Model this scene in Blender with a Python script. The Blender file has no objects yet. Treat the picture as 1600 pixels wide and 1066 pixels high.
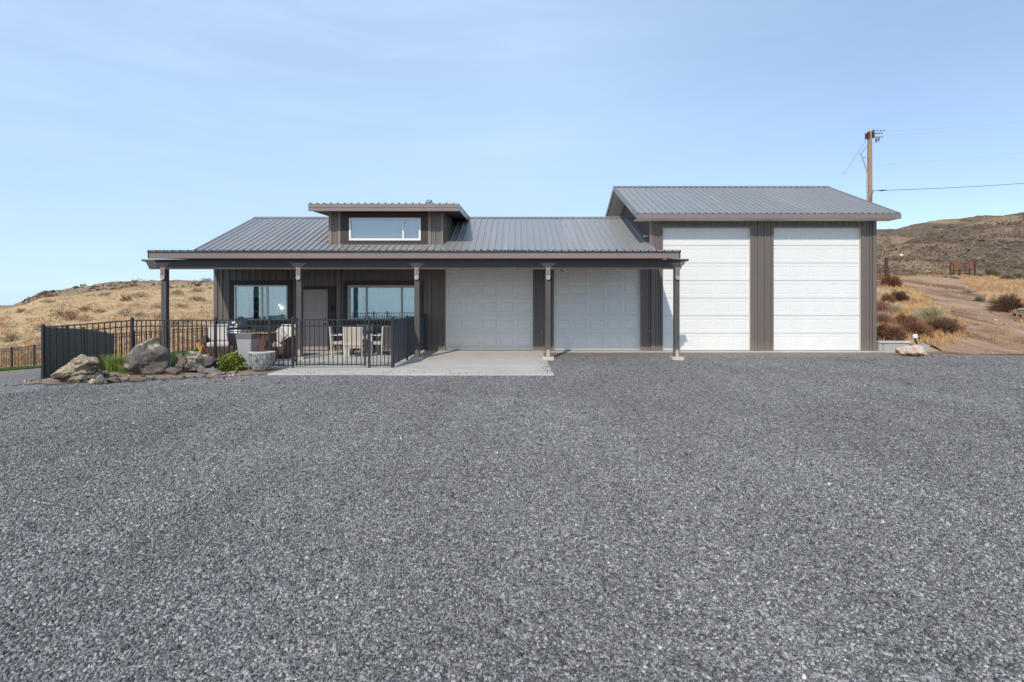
import bpy, math, random
import numpy as np
from mathutils import Vector, Matrix, noise
from mathutils.geometry import delaunay_2d_cdt
random.seed(7); rng = np.random.default_rng(7)
R = math.radians
scene = bpy.context.scene
COL = scene.collection
F = 800.0; CX = 805.0; HY = 475.0; EYE = 1.67
FAC = 17.86                      # depth of the facade plane

def sm(t):
    t = 0.0 if t < 0 else 1.0 if t > 1 else t
    return t*t*(3-2*t)
def wx(px, Y): return (px-CX)*Y/F
def wz(py, Y): return EYE+(HY-py)*Y/F

# ------------------------------------------------------------------ terrain
LEFT = [(-2500,478.5),(-600,478.5),(0,477.5),(31,476.5),(37,471),(45,466.5),(62,459.5),(82,458),(100,456),(130,451),(170,446),(200,441),(240,440),(300,440),(335,441),(420,446),(800,458),(2000,470)]
NEAR = [(900,400),(1300,396),(1367,388),(1400,381),(1475,361),(1530,345),(1600,330),(1800,300),(2500,290),(6000,330)]
FAR_ = [(900,372),(1300,364),(1367,360),(1400,356),(1450,349.5),(1500,342),(1550,336),(1600,331),(1800,310),(2500,300),(6000,340)]
def lut(tab, v):
    if v <= tab[0][0]: return tab[0][1]
    for (a, p), (b, q) in zip(tab, tab[1:]):
        if v <= b: return p+(q-p)*(v-a)/(b-a)
    return tab[-1][1]
def prof(tab, y):
    if y <= tab[0][0]: return tab[0][1]
    for (a, p), (b, q) in zip(tab, tab[1:]):
        if y <= b:
            return p+(q-p)*(y-a)/(b-a)
    return tab[-1][1]
def fb(x, y, s, o=4):
    return noise.fractal(Vector((x*s, y*s, 3.7)), 1.0, 2.0, o)
def h(x, y):
    z = 0.0
    if x < -9.5:
        z -= .09*min(max(0, -x-9.9), 24)
    if x < -8.5:
        z -= .022*min(max(0, y-13), 11)*sm((-x-8.5)/3)
    z0 = z
    if y > 24:
        px = CX+F*x/y
        zr = wz(lut(LEFT, px), 110.0)
        if y <= 110:
            t = (y-28)/82.0; t = max(0, t)
            z = z0*(1-t)+zr*t
            z += fb(x, y, .05)*.9*sm((y-30)/50)*sm((110-y)/20) + fb(x, y, .25, 3)*.22*sm((y-28)/40)
            if y > 95: z += abs(fb(x, y, .35, 4))*.8*sm((y-95)/12)*sm((px-28)/14)
        else:
            t2 = sm((y-110)/160.0)
            z = (zr+abs(fb(x, y, .35, 4))*.55*sm((px-28)/14)*sm((125-y)/15))*(1-t2)+(-30)*t2
    if x > 12:
        w = sm((x-12.3)/(1.6+.55*max(0, y-22)))
        if w > 0 and y > 16.8:
            px = CX+F*x/y
            n = wz(lut(NEAR, px), 100.0); f = wz(lut(FAR_, px), 165.0)
            P = [(16.8, 0), (17.75, .03), (18.2, .42*sm((15.5-x)/2.0)+.1), (24, 1.05), (32, 2.15), (45, 4.05), (56, 4.3), (60, 4.3), (100, n), (118, n-1.5), (165, f), (230, f-5), (600, -30)]
            zr = prof(P, y)
            if y > 20: zr += fb(x, y, .12, 3)*.16*sm((y-20)/8)
            if y > 58:
                k = sm((y-60)/25)*sm((225-y)/60)
                zr += (fb(x*.9+y*.35, y*.25, .11, 5)*1.5*k*sm(abs(y-100)/25+.15) + fb(x, y, .6, 3)*.22*k)
            z = z*(1-w)+zr*w
    if y < -40: z -= 14*sm((-y-40)/260)
    return z
def ground_at(px, py):
    """point of the ground that the ray through a photo pixel meets"""
    Y = 6.0
    while Y < 400:
        x = wx(px, Y)
        if h(x, Y) >= wz(py, Y): break
        Y += .05+Y*.002
    return Vector((x, Y, h(x, Y)))

# ------------------------------------------------------------------ materials
def mat(name):
    m = bpy.data.materials.new(name); m.use_nodes = True
    nt = m.node_tree; b = nt.nodes['Principled BSDF']
    return m, nt, b
def N(nt, t, **kw):
    n = nt.nodes.new(t)
    for k, v in kw.items():
        if k.startswith('_'): setattr(n, k[1:], v)
        else:
            n.inputs[k.replace('_', ' ')].default_value = v
    return n
def L(nt, a, b): nt.links.new(a, b)
def rgba(c): return (c[0], c[1], c[2], 1)
def ramp(nt, fac, stops, interp='LINEAR'):
    r = nt.nodes.new('ShaderNodeValToRGB'); r.color_ramp.interpolation = interp
    e = r.color_ramp.elements
    while len(e) < len(stops): e.new(.5)
    for i, (p, c) in enumerate(stops):
        e[i].position = p; e[i].color = rgba(c) if hasattr(c, '__len__') else (c, c, c, 1)
    L(nt, fac, r.inputs[0]); return r
def mixc(nt, fac, a, b, bt='MIX'):
    m = nt.nodes.new('ShaderNodeMix'); m.data_type = 'RGBA'; m.blend_type = bt
    for sock, v in ((m.inputs[0], fac), (m.inputs[6], a), (m.inputs[7], b)):
        if hasattr(v, 'is_linked'): L(nt, v, sock)
        elif hasattr(v, '__len__'): sock.default_value = rgba(v)
        else: sock.default_value = v
    return m.outputs[2]
def math_(nt, op, a, b=None):
    m = nt.nodes.new('ShaderNodeMath'); m.operation = op
    for s, v in ((m.inputs[0], a), (m.inputs[1], b)):
        if v is None: continue
        if hasattr(v, 'is_linked'): L(nt, v, s)
        else: s.default_value = v
    return m.outputs[0]
def coords(nt, kind='Object', scale=(1, 1, 1)):
    tc = nt.nodes.new('ShaderNodeTexCoord')
    mp = nt.nodes.new('ShaderNodeMapping'); mp.inputs['Scale'].default_value = scale
    if kind == 'World':
        g = nt.nodes.new('ShaderNodeNewGeometry'); L(nt, g.outputs['Position'], mp.inputs[0])
    else: L(nt, tc.outputs[kind], mp.inputs[0])
    return mp.outputs[0]
def noise_(nt, vec, scale, detail=4, rough=.55, dist=0):
    n = N(nt, 'ShaderNodeTexNoise', Scale=scale, Detail=detail, Roughness=rough, Distortion=dist)
    L(nt, vec, n.inputs['Vector']); return n.outputs['Fac']
def bump(nt, b, hgt, strength=.3, dist=.02):
    n = N(nt, 'ShaderNodeBump', Strength=strength, Distance=dist)
    L(nt, hgt, n.inputs['Height']); L(nt, n.outputs[0], b.inputs['Normal']); return n

def weathered(name, c, var=.15, rough=.5, scale=3, stretch=(1, 1, 1), metallic=0, bstr=.1, bscale=60, c2=None, c2amt=.3, spec=.5):
    m, nt, b = mat(name)
    v = coords(nt, 'Object', stretch)
    n1 = noise_(nt, v, scale, 6); n2 = noise_(nt, v, scale*9, 4)
    lo = [x*(1-var) for x in c]; hi = [x*(1+var) for x in c]
    r = ramp(nt, n1, [(.3, lo), (.7, hi)])
    col = mixc(nt, .25, r.outputs[0], ramp(nt, n2, [(.3, lo), (.7, hi)]).outputs[0])
    if c2:
        f = ramp(nt, noise_(nt, v, scale*2.3, 8, .7), [(.55, 0), (.68, c2amt)])
        col = mixc(nt, f.outputs[0], col, c2)
    L(nt, col, b.inputs['Base Color'])
    b.inputs['Metallic'].default_value = metallic
    b.inputs['Specular IOR Level'].default_value = spec
    rr = ramp(nt, n1, [(.3, max(0, rough-.08)), (.7, min(1, rough+.08))]); L(nt, rr.outputs[0], b.inputs['Roughness'])
    bump(nt, b, noise_(nt, v, bscale, 3), bstr, .004)
    return m

M = {}
M['siding'] = weathered('steel_siding', (.156, .124, .108), .06, .42, .8, (1, 1, .25), bstr=.05, c2=(.24, .21, .19), c2amt=.15)
M['roofing'] = weathered('roof_steel', (.320, .305, .292), .07, .36, .6, (1.5, .12, .12), metallic=.25, bstr=.05, c2=(.44, .415, .395), c2amt=.5)
M['trim'] = weathered('trim_steel', (.250, .182, .160), .10, .38, .35, (1, 3, .5), metallic=.15, bstr=.1, bscale=6)
M['soffit'] = weathered('soffit_cream', (.74, .68, .60), .05, .6, 2)
M['timber'] = weathered('stained_timber', (.085, .074, .068), .3, .75, 6, (6, 6, .6), bstr=.4, bscale=30, c2=(.19, .17, .155), c2amt=.6)
M['beamwood'] = weathered('beam_timber', (.075, .062, .058), .25, .7, 4, (.5, 6, 6), bstr=.3, bscale=30, c2=(.15, .13, .12), c2amt=.4)
M['trimwood'] = weathered('window_trim_timber', (.050, .036, .031), .25, .7, 5, (1, 4, 4), bstr=.2, c2=(.15, .10, .085), c2amt=.5)
M['bracket'] = weathered('bracket_metal', (.26, .205, .18), .12, .55, 20, metallic=.2)
M['galv'] = weathered('galvanised_metal', (.50, .47, .43), .15, .4, 15, metallic=.6)
M['basewood'] = weathered('pale_bracket', (.52, .36, .24), .15, .6, 12)
M['doorwhite'] = weathered('garage_door_white', (.80, .78, .735), .02, .45, 2, (1, 1, .4), bstr=.03, c2=(.70, .69, .66), c2amt=.25)
M['vinyl'] = weathered('white_vinyl', (.80, .79, .77), .02, .4, 4)
M['vinyltan'] = weathered('almond_vinyl', (.42, .38, .35), .03, .45, 4)
M['door'] = weathered('entry_door_paint', (.38, .315, .285), .04, .5, 3)
M['black'] = weathered('black_powder_coat', (.028, .030, .034), .1, .35, 10)
M['blackmatte'] = weathered('black_matte', (.02, .02, .022), .1, .6, 10)
M['concrete_dark'] = weathered('dark_planter_rim', (.16, .13, .12), .15, .8, 10)
M['steel'] = weathered('brushed_steel', (.5, .5, .5), .05, .42, 30, metallic=1)
M['wicker'] = weathered('brown_wicker', (.10, .05, .035), .35, .6, 40, bstr=.8, bscale=90)
M['cushion'] = weathered('cream_cushion', (.62, .55, .47), .05, .9, 6, bstr=.2)
M['pillow'] = weathered('patterned_pillow', (.55, .50, .48), .3, .9, 14, bstr=.1)
M['sling'] = weathered('beige_sling_fabric', (.50, .42, .34), .06, .8, 20, (4, 4, 30), bstr=.5, bscale=40)
M['frame_white'] = weathered('pale_chair_frame', (.58, .56, .52), .04, .4, 8)
M['rust'] = weathered('rusty_steel', (.20, .075, .035), .35, .85, 12, bstr=.5, c2=(.38, .13, .04), c2amt=.8)
M['rustdark'] = weathered('dark_rusty_steel', (.09, .042, .03), .3, .85, 14, bstr=.5)
M['rustyellow'] = weathered('yellow_faded_paint', (.50, .26, .06), .3, .8, 14, c2=(.22, .08, .03), c2amt=.8)
M['terracotta'] = weathered('terracotta', (.48, .16, .07), .15, .8, 8)
M['shelfwood'] = weathered('varnished_shelf', (.45, .24, .11), .15, .45, 6, (1, 8, 8))
M['polewood'] = weathered('pole_wood', (.36, .23, .14), .22, .85, 3, (6, 6, .5), bstr=.4, c2=(.18, .11, .07), c2amt=.6)
M['wire'] = weathered('cable_black', (.05, .05, .055), .05, .5)
M['ceramic'] = weathered('insulator', (.16, .13, .12), .1, .3)
M['curtain'] = weathered('curtain_cloth', (.62, .66, .62), .04, .9, 4, (2, 2, .3))
M['interior'] = weathered('interior_wall', (.50, .46, .41), .04, .9, 2)
M['interior_floor'] = weathered('interior_floor', (.16, .11, .08), .1, .6, 2)
M['blue'] = weathered('blue_plastic', (.02, .22, .55), .05, .4)
M['polymesh'] = None

def splash(m, top=.35, c=(.36, .30, .24), amt=.5):
    nt = m.node_tree; b = nt.nodes['Principled BSDF']; src = b.inputs['Base Color'].links[0].from_socket
    sp = nt.nodes.new('ShaderNodeSeparateXYZ'); v = coords(nt, 'World'); L(nt, v, sp.inputs[0])
    mr_ = N(nt, 'ShaderNodeMapRange'); mr_.inputs[1].default_value = .04; mr_.inputs[2].default_value = top; mr_.inputs[3].default_value = amt; mr_.inputs[4].default_value = 0
    L(nt, math_(nt, 'ADD', sp.outputs[2], math_(nt, 'MULTIPLY', math_(nt, 'SUBTRACT', noise_(nt, v, 3, 7, .7), .5), .5)), mr_.inputs[0])
    f = math_(nt, 'MULTIPLY', mr_.outputs[0], ramp(nt, noise_(nt, v, 25, 5, .7), [(.35, .2), (.65, 1)]).outputs[0])
    L(nt, mixc(nt, f, src, c), b.inputs['Base Color'])
splash(M['doorwhite'], .4, (.50, .44, .36), .35); splash(M['siding'], .45, (.34, .28, .22), .45); splash(M['timber'], .5, (.36, .30, .25), .5)
def concrete(name, c, joint=None):
    m, nt, b = mat(name)
    v = coords(nt, 'World')
    n1 = noise_(nt, v, .7, 6, .6); n2 = noise_(nt, v, 9, 6, .6); n3 = noise_(nt, v, 120, 2)
    col = mixc(nt, .4, ramp(nt, n1, [(.3, [x*.82 for x in c]), (.7, [x*1.1 for x in c])]).outputs[0],
               ramp(nt, n2, [(.3, [x*.85 for x in c]), (.7, [x*1.1 for x in c])]).outputs[0])
    col = mixc(nt, .12, col, ramp(nt, n3, [(.3, (.1, .1, .1)), (.7, (.6, .6, .6))]).outputs[0])
    st = ramp(nt, noise_(nt, coords(nt, 'World', (.5, 2.2, 1)), 1.1, 5, .7), [(.52, 0), (.66, .45)])
    col = mixc(nt, st.outputs[0], col, [x*.62 for x in c])
    L(nt, col, b.inputs['Base Color']); b.inputs['Roughness'].default_value = .85
    bump(nt, b, n3, .25, .003); return m
M['concrete'] = concrete('patio_concrete', (.57, .515, .445))
M['footing'] = concrete('footing_concrete', (.58, .55, .50))
M['block'] = concrete('retaining_concrete', (.42, .40, .35))
M['planter'] = concrete('planter_concrete', (.36, .345, .33))

def planter_round():
    m, nt, b = mat('carved_stone')
    v = coords(nt, 'Object', (1, 1, .22))
    w = noise_(nt, v, 38, 4, .6, .6)
    c = ramp(nt, w, [(.38, (.07, .07, .068)), (.5, (.24, .24, .23)), (.62, (.42, .42, .40))])
    L(nt, c.outputs[0], b.inputs['Base Color']); b.inputs['Roughness'].default_value = .85
    bump(nt, b, w, 1, .012); return m
M['carved'] = planter_round()

def rock(name, c, lichen=(.42, .37, .22), amt=(.50, .60), topbias=.35):
    m, nt, b = mat(name)
    v = coords(nt, 'Object')
    n1 = noise_(nt, v, 3, 8, .65); n2 = noise_(nt, v, 22, 6, .7)
    col = mixc(nt, .5, ramp(nt, n1, [(.3, [x*.55 for x in c]), (.7, [x*1.35 for x in c])]).outputs[0],
               ramp(nt, n2, [(.3, [x*.5 for x in c]), (.7, [x*1.5 for x in c])]).outputs[0])
    g = nt.nodes.new('ShaderNodeNewGeometry'); sp = nt.nodes.new('ShaderNodeSeparateXYZ')
    L(nt, g.outputs['Normal'], sp.inputs[0])
    up = math_(nt, 'MULTIPLY', sp.outputs[2], topbias*.35)
    lf = math_(nt, 'ADD', noise_(nt, v, 5, 6, .7, .5), up)
    lm = ramp(nt, lf, [(amt[0], 0), (amt[1], 1)])
    sp2 = ramp(nt, noise_(nt, v, 34, 4, .6), [(.42, .25), (.55, 1)])
    k = math_(nt, 'MULTIPLY', lm.outputs[0], sp2.outputs[0])
    col = mixc(nt, k, col, lichen)
    L(nt, col, b.inputs['Base Color']); b.inputs['Roughness'].default_value = .95
    b.inputs['Specular IOR Level'].default_value = .2
    hh = math_(nt, 'ADD', math_(nt, 'MULTIPLY', noise_(nt, v, 12, 10, .7), 1.0), math_(nt, 'MULTIPLY', n2, .5))
    bump(nt, b, hh, .9, .03); return m
M['rock_lichen'] = rock('lichen_rock', (.14, .105, .078), (.50, .42, .27), (.53, .61), .9)
M['rock_grey'] = rock('basalt_rock', (.165, .14, .122), (.50, .44, .27), (.60, .66), .5)
M['rock_brown'] = rock('brown_rock', (.19, .145, .11), (.40, .33, .2), (.62, .7), .3)
M['rock_pale'] = rock('pale_orange_rock', (.52, .31, .19), (.62, .56, .48), (.45, .55), .3)
M['rock_flat'] = rock('flat_grey_rock', (.22, .19, .165), (.36, .31, .24), (.6, .7), .3)

def soil(name, c, c2, s=1.0):
    m, nt, b = mat(name)
    v = coords(nt, 'World')
    n1 = noise_(nt, v, .8*s, 8, .65); n2 = noise_(nt, v, 14*s, 6, .7); n3 = noise_(nt, v, 70*s, 3)
    col = mixc(nt, .5, ramp(nt, n1, [(.35, c), (.65, c2)]).outputs[0], ramp(nt, n2, [(.35, [x*.7 for x in c]), (.65, [x*1.15 for x in c2])]).outputs[0])
    col = mixc(nt, .3, col, ramp(nt, n3, [(.35, [x*.5 for x in c]), (.65, [x*1.5 for x in c2])]).outputs[0])
    L(nt, col, b.inputs['Base Color']); b.inputs['Roughness'].default_value = 1
    b.inputs['Specular IOR Level'].default_value = .1
    bump(nt, b, math_(nt, 'ADD', n2, n3), .8, .03); return m
M['soil'] = soil('bed_soil', (.23, .165, .12), (.40, .31, .23))
def ruts(m):
    nt = m.node_tree; b = nt.nodes['Principled BSDF']; src = b.inputs['Base Color'].links[0].from_socket
    mp = nt.nodes.new('ShaderNodeMapping'); mp.inputs['Rotation'].default_value = (0, 0, R(35)); mp.inputs['Scale'].default_value = (.75, .09, 1); L(nt, coords(nt, 'World'), mp.inputs[0])
    r = ramp(nt, noise_(nt, mp.outputs[0], 1.0, 5, .6, .5), [(.38, (.62, .55, .50)), (.5, (1, 1, 1)), (.64, (1.3, 1.34, 1.38))]).outputs[0]
    L(nt, mixc(nt, 1.0, src, r, 'MULTIPLY'), b.inputs['Base Color'])
M['dirt'] = soil('dirt_track', (.26, .145, .085), (.46, .30, .19), .5)

def yard_tone(nt, v):
    big = noise_(nt, v, .22, 5, .6)
    a = ramp(nt, big, [(.3, (.84, .83, .82)), (.7, (1.10, 1.10, 1.10))]).outputs[0]
    mp = nt.nodes.new('ShaderNodeMapping'); mp.inputs['Rotation'].default_value = (0, 0, R(-14)); mp.inputs['Scale'].default_value = (1.15, .13, 1); L(nt, v, mp.inputs[0])
    bnd = ramp(nt, noise_(nt, mp.outputs[0], 1.0, 4, .6, .3), [(.34, (.91, .905, .90)), (.5, (1, 1, 1)), (.68, (1.07, 1.065, 1.06))]).outputs[0]
    return mixc(nt, 1.0, a, bnd, 'MULTIPLY')
ruts(M['dirt'])
def gravel_mat():
    m, nt, b = mat('crushed_gravel')
    v = coords(nt, 'World')
    v1 = N(nt, 'ShaderNodeTexVoronoi', Scale=52); L(nt, v, v1.inputs['Vector'])
    v2 = N(nt, 'ShaderNodeTexVoronoi', Scale=21); L(nt, v, v2.inputs['Vector'])
    v3 = N(nt, 'ShaderNodeTexVoronoi', Scale=9); L(nt, v, v3.inputs['Vector'])
    def pick(vn, stops):
        s = nt.nodes.new('ShaderNodeSeparateColor'); L(nt, vn.outputs['Color'], s.inputs[0])
        return ramp(nt, s.outputs[0], stops).outputs[0], s
    c1, s1 = pick(v1, [(0, (.035, .036, .040)), (.35, (.080, .082, .090)), (.7, (.15, .152, .162)), (.93, (.27, .27, .275)), (.985, (.48, .45, .42))])
    c2, s2 = pick(v2, [(0, (.045, .046, .052)), (.5, (.10, .102, .112)), (.9, (.20, .20, .208)), (1, (.36, .35, .34))])
    c3, s3 = pick(v3, [(0, (.07, .071, .078)), (.6, (.115, .116, .125)), (1, (.175, .175, .18))])
    col = mixc(nt, .42, c1, c2); col = mixc(nt, .25, col, c3)
    col = mixc(nt, 1.0, col, (2.35, 2.15, 1.95), 'MULTIPLY')
    # packed, finer and dustier patches with shapes of their own
    col = mixc(nt, 1.0, col, yard_tone(nt, v), 'MULTIPLY')
    med = noise_(nt, coords(nt, 'World', (.5, 1.6, 1)), 1.1, 6, .65)
    col = mixc(nt, 1.0, col, ramp(nt, med, [(.3, (.88, .88, .88)), (.7, (1.1, 1.1, 1.1))]).outputs[0], 'MULTIPLY')
    # tan dust tracked in along the building and track
    sp = nt.nodes.new('ShaderNodeSeparateXYZ'); L(nt, coords(nt, 'World'), sp.inputs[0])
    dn = noise_(nt, coords(nt, 'World', (.35, 1.5, 1)), 1.6, 7, .7)
    yy = math_(nt, 'ADD', sp.outputs[1], math_(nt, 'MULTIPLY', math_(nt, 'SUBTRACT', dn, .5), 6.0))
    dm = math_(nt, 'MULTIPLY', math_(nt, 'SUBTRACT', yy, 14.6), .5)
    cl = nt.nodes.new('ShaderNodeClamp'); L(nt, dm, cl.inputs[0])
    f = math_(nt, 'MULTIPLY', cl.outputs[0], .72)
    col = mixc(nt, f, col, mixc(nt, .5, (.40, .30, .225), col))
    L(nt, col, b.inputs['Base Color']); b.inputs['Roughness'].default_value = .85
    b.inputs['Specular IOR Level'].default_value = .25
    hh = math_(nt, 'SUBTRACT', s1.outputs[1], v1.outputs['Distance'])
    hh2 = math_(nt, 'SUBTRACT', s2.outputs[1], v2.outputs['Distance'])
    bump(nt, b, math_(nt, 'ADD', hh, hh2), 1.0, .018)
    return m
M['gravel'] = gravel_mat()

def island_mat(name, stops, rough=.9, extra=None, spec=.2, trans=0):
    m, nt, b = mat(name)
    g = nt.nodes.new('ShaderNodeNewGeometry')
    c = ramp(nt, g.outputs['Random Per Island'], stops).outputs[0]
    if extra == 'yard': c = mixc(nt, 1.0, c, yard_tone(nt, coords(nt, 'World')), 'MULTIPLY')
    elif extra:
        n = noise_(nt, coords(nt, 'World'), extra[0], 4)
        c = mixc(nt, 1.0, c, ramp(nt, n, [(.3, extra[1]), (.7, extra[2])]).outputs[0], 'MULTIPLY')
    L(nt, c, b.inputs['Base Color']); b.inputs['Roughness'].default_value = rough
    b.inputs['Specular IOR Level'].default_value = spec
    return m
M['stones'] = island_mat('gravel_stones', [(0, (.072, .070, .067)), (.2, (.135, .131, .126)), (.5, (.222, .217, .208)), (.8, (.325, .316, .303)), (.95, (.45, .435, .42)), (.993, (.50, .43, .37)), (1, (.74, .72, .69))], .85, 'yard', .2)
M['trackstones'] = island_mat('tan_stones', [(0, (.12, .08, .055)), (.5, (.30, .20, .14)), (.85, (.48, .37, .28)), (1, (.66, .60, .54))], .95)
M['palesage'] = island_mat('pale_sage_leaves', [(0, (.26, .18, .12)), (.5, (.42, .31, .21)), (1, (.56, .43, .30))], 1)
M['screerock'] = island_mat('scree_rocks', [(0, (.05, .038, .03)), (.5, (.13, .09, .065)), (.85, (.26, .18, .12)), (1, (.48, .38, .28))], .95)
M['drygrass'] = island_mat('dry_grass_blades', [(0, (.42, .25, .12)), (.4, (.64, .42, .21)), (.75, (.80, .57, .31)), (1, (.52, .26, .13))], 1, (.5, (.62, .52, .46), (1.12, 1.08, 1.02)))
M['lawnblade'] = island_mat('lawn_blades', [(0, (.05, .11, .02)), (.6, (.10, .20, .035)), (1, (.20, .27, .07))], .8)
M['sage'] = island_mat('sage_leaves', [(0, (.13, .115, .07)), (.5, (.24, .21, .13)), (1, (.38, .33, .2))], 1)
M['sagegrey'] = island_mat('grey_sage_leaves', [(0, (.15, .125, .095)), (.5, (.27, .225, .165)), (1, (.42, .36, .28))], 1)
M['rustbrush'] = island_mat('red_brown_brush', [(0, (.13, .06, .035)), (.5, (.26, .13, .075)), (1, (.40, .22, .12))], 1)
M['darkbrush'] = island_mat('dark_brown_brush', [(0, (.07, .04, .028)), (.5, (.16, .09, .06)), (1, (.28, .17, .11))], 1)
M['palebrush'] = island_mat('pale_cream_brush', [(0, (.36, .30, .18)), (.5, (.52, .44, .28)), (1, (.70, .60, .42))], 1)
M['pinkbrush'] = island_mat('pinkish_brush', [(0, (.30, .18, .13)), (.5, (.45, .28, .21)), (1, (.58, .40, .30))], 1)
M['bushgreen'] = island_mat('garden_bush_leaves', [(0, (.06, .10, .02)), (.45, (.17, .23, .045)), (.85, (.36, .38, .07)), (.97, (.46, .36, .08)), (1, (.42, .14, .05))], .7)
M['ornamental'] = island_mat('ornamental_grass_blades', [(0, (.10, .20, .03)), (.5, (.20, .32, .06)), (.8, (.36, .36, .12)), (1, (.40, .20, .09))], .9)

def terrain_mat():
    m, nt, b = mat('dry_grassland')
    v = coords(nt, 'World')
    n1 = noise_(nt, v, .07, 8, .7); n2 = noise_(nt, v, .55, 8, .7); n3 = noise_(nt, v, 5, 6, .75)
    grass = mixc(nt, .55, ramp(nt, n1, [(.3, (.58, .35, .17)), (.55, (.70, .465, .25)), (.75, (.78, .56, .34))]).outputs[0],
                 ramp(nt, n2, [(.3, (.30, .19, .11)), (.5, (.60, .42, .23)), (.72, (.80, .61, .38))]).outputs[0])
    grass = mixc(nt, .4, grass, ramp(nt, n3, [(.32, (.26, .16, .09)), (.55, (.66, .47, .27)), (.75, (.85, .68, .45))]).outputs[0])
    # brown scree hillside to the right
    sp = nt.nodes.new('ShaderNodeSeparateXYZ'); L(nt, v, sp.inputs[0])
    st = coords(nt, 'World', (1.0, .45, .45))
    rt = nt.nodes.new('ShaderNodeMapping'); rt.inputs['Rotation'].default_value = (0, 0, R(28)); rt.inputs['Scale'].default_value = (.9, .28, .4)
    L(nt, v, rt.inputs[0])
    g1 = noise_(nt, rt.outputs[0], .10, 8, .68); g2 = noise_(nt, v, .8, 8, .8); g3 = noise_(nt, v, 3.2, 6, .75)
    hill = ramp(nt, g1, [(.43, (.06, .043, .034)), (.50, (.13, .086, .058)), (.56, (.36, .23, .125)), (.66, (.50, .34, .19))]).outputs[0]
    hill = mixc(nt, .4, hill, ramp(nt, g2, [(.40, (.05, .038, .032)), (.5, (.24, .17, .11)), (.62, (.50, .37, .24))]).outputs[0])
    hill = mixc(nt, .25, hill, ramp(nt, g3, [(.40, (.04, .03, .026)), (.52, (.25, .18, .12)), (.62, (.68, .55, .40))]).outputs[0])
    mx = N(nt, 'ShaderNodeMapRange'); mx.inputs[1].default_value = 54; mx.inputs[2].default_value = 62
    L(nt, math_(nt, 'ADD', sp.outputs[1], math_(nt, 'MULTIPLY', math_(nt, 'SUBTRACT', n2, .5), 14)), mx.inputs[0])
    rx = N(nt, 'ShaderNodeMapRange'); rx.inputs[1].default_value = 0; rx.inputs[2].default_value = 20; L(nt, sp.outputs[0], rx.inputs[0])
    f = math_(nt, 'MULTIPLY', mx.outputs[0], rx.outputs[0])
    # rocky rim of the left hill
    rm = N(nt, 'ShaderNodeMapRange'); rm.inputs[1].default_value = 90; rm.inputs[2].default_value = 104
    L(nt, math_(nt, 'ADD', sp.outputs[1], math_(nt, 'MULTIPLY', math_(nt, 'SUBTRACT', n1, .5), 50)), rm.inputs[0])
    lx = N(nt, 'ShaderNodeMapRange'); lx.inputs[1].default_value = 0; lx.inputs[2].default_value = -20; L(nt, sp.outputs[0], lx.inputs[0])
    rk = ramp(nt, n2, [(.34, (.10, .078, .06)), (.5, (.24, .18, .125)), (.66, (.46, .34, .21))]).outputs[0]
    f2 = math_(nt, 'MULTIPLY', math_(nt, 'MULTIPLY', rm.outputs[0], lx.outputs[0]), .75)
    col = mixc(nt, f, grass, hill); col = mixc(nt, f2, col, rk)
    # far plain
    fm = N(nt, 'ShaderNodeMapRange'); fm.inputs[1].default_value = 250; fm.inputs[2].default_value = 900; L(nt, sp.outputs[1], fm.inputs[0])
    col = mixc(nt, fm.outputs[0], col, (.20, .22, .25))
    L(nt, col, b.inputs['Base Color']); b.inputs['Roughness'].default_value = 1; b.inputs['Specular IOR Level'].default_value = .05
    bump(nt, b, math_(nt, 'ADD', n3, math_(nt, 'MULTIPLY', g2, 2)), .7, .25)
    return m
M['terrain'] = terrain_mat()

def lawn_mat():
    m, nt, b = mat('lawn_turf'); v = coords(nt, 'World')
    c = mixc(nt, .5, ramp(nt, noise_(nt, v, 1.2, 5), [(.3, (.07, .14, .02)), (.7, (.16, .25, .05))]).outputs[0], ramp(nt, noise_(nt, v, 40, 4, .7), [(.3, (.04, .08, .015)), (.7, (.2, .30, .07))]).outputs[0])
    L(nt, c, b.inputs['Base Color']); b.inputs['Roughness'].default_value = 1; bump(nt, b, noise_(nt, v, 50, 4), 1, .03); return m
M['lawn'] = lawn_mat()

def glass_mat(name, refl, tint=(.75, .88, .88)):
    m, nt, b = mat(name)
    out = nt.nodes['Material Output']; nt.nodes.remove(b)
    t = N(nt, 'ShaderNodeBsdfTransparent'); t.inputs[0].default_value = rgba(tint)
    g = N(nt, 'ShaderNodeBsdfGlossy'); g.inputs['Roughness'].default_value = .02; g.inputs[0].default_value = (.92, .97, 1, 1)
    n = N(nt, 'ShaderNodeBump', Strength=.05, Distance=.02); L(nt, noise_(nt, coords(nt, 'Object'), 1.6, 2), n.inputs['Height']); L(nt, n.outputs[0], g.inputs['Normal'])
    lw = N(nt, 'ShaderNodeLayerWeight', Blend=.3)
    f = math_(nt, 'ADD', math_(nt, 'MULTIPLY', lw.outputs['Fresnel'], .6), refl)
    cl = nt.nodes.new('ShaderNodeClamp'); L(nt, f, cl.inputs[0])
    mx = nt.nodes.new('ShaderNodeMixShader'); L(nt, cl.outputs[0], mx.inputs[0]); L(nt, t.outputs[0], mx.inputs[1]); L(nt, g.outputs[0], mx.inputs[2])
    L(nt, mx.outputs[0], out.inputs[0]); return m
M['glass'] = glass_mat('window_glass', .20)
M['glass_upper'] = glass_mat('dormer_glass', .22, (.85, .83, .80))

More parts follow.
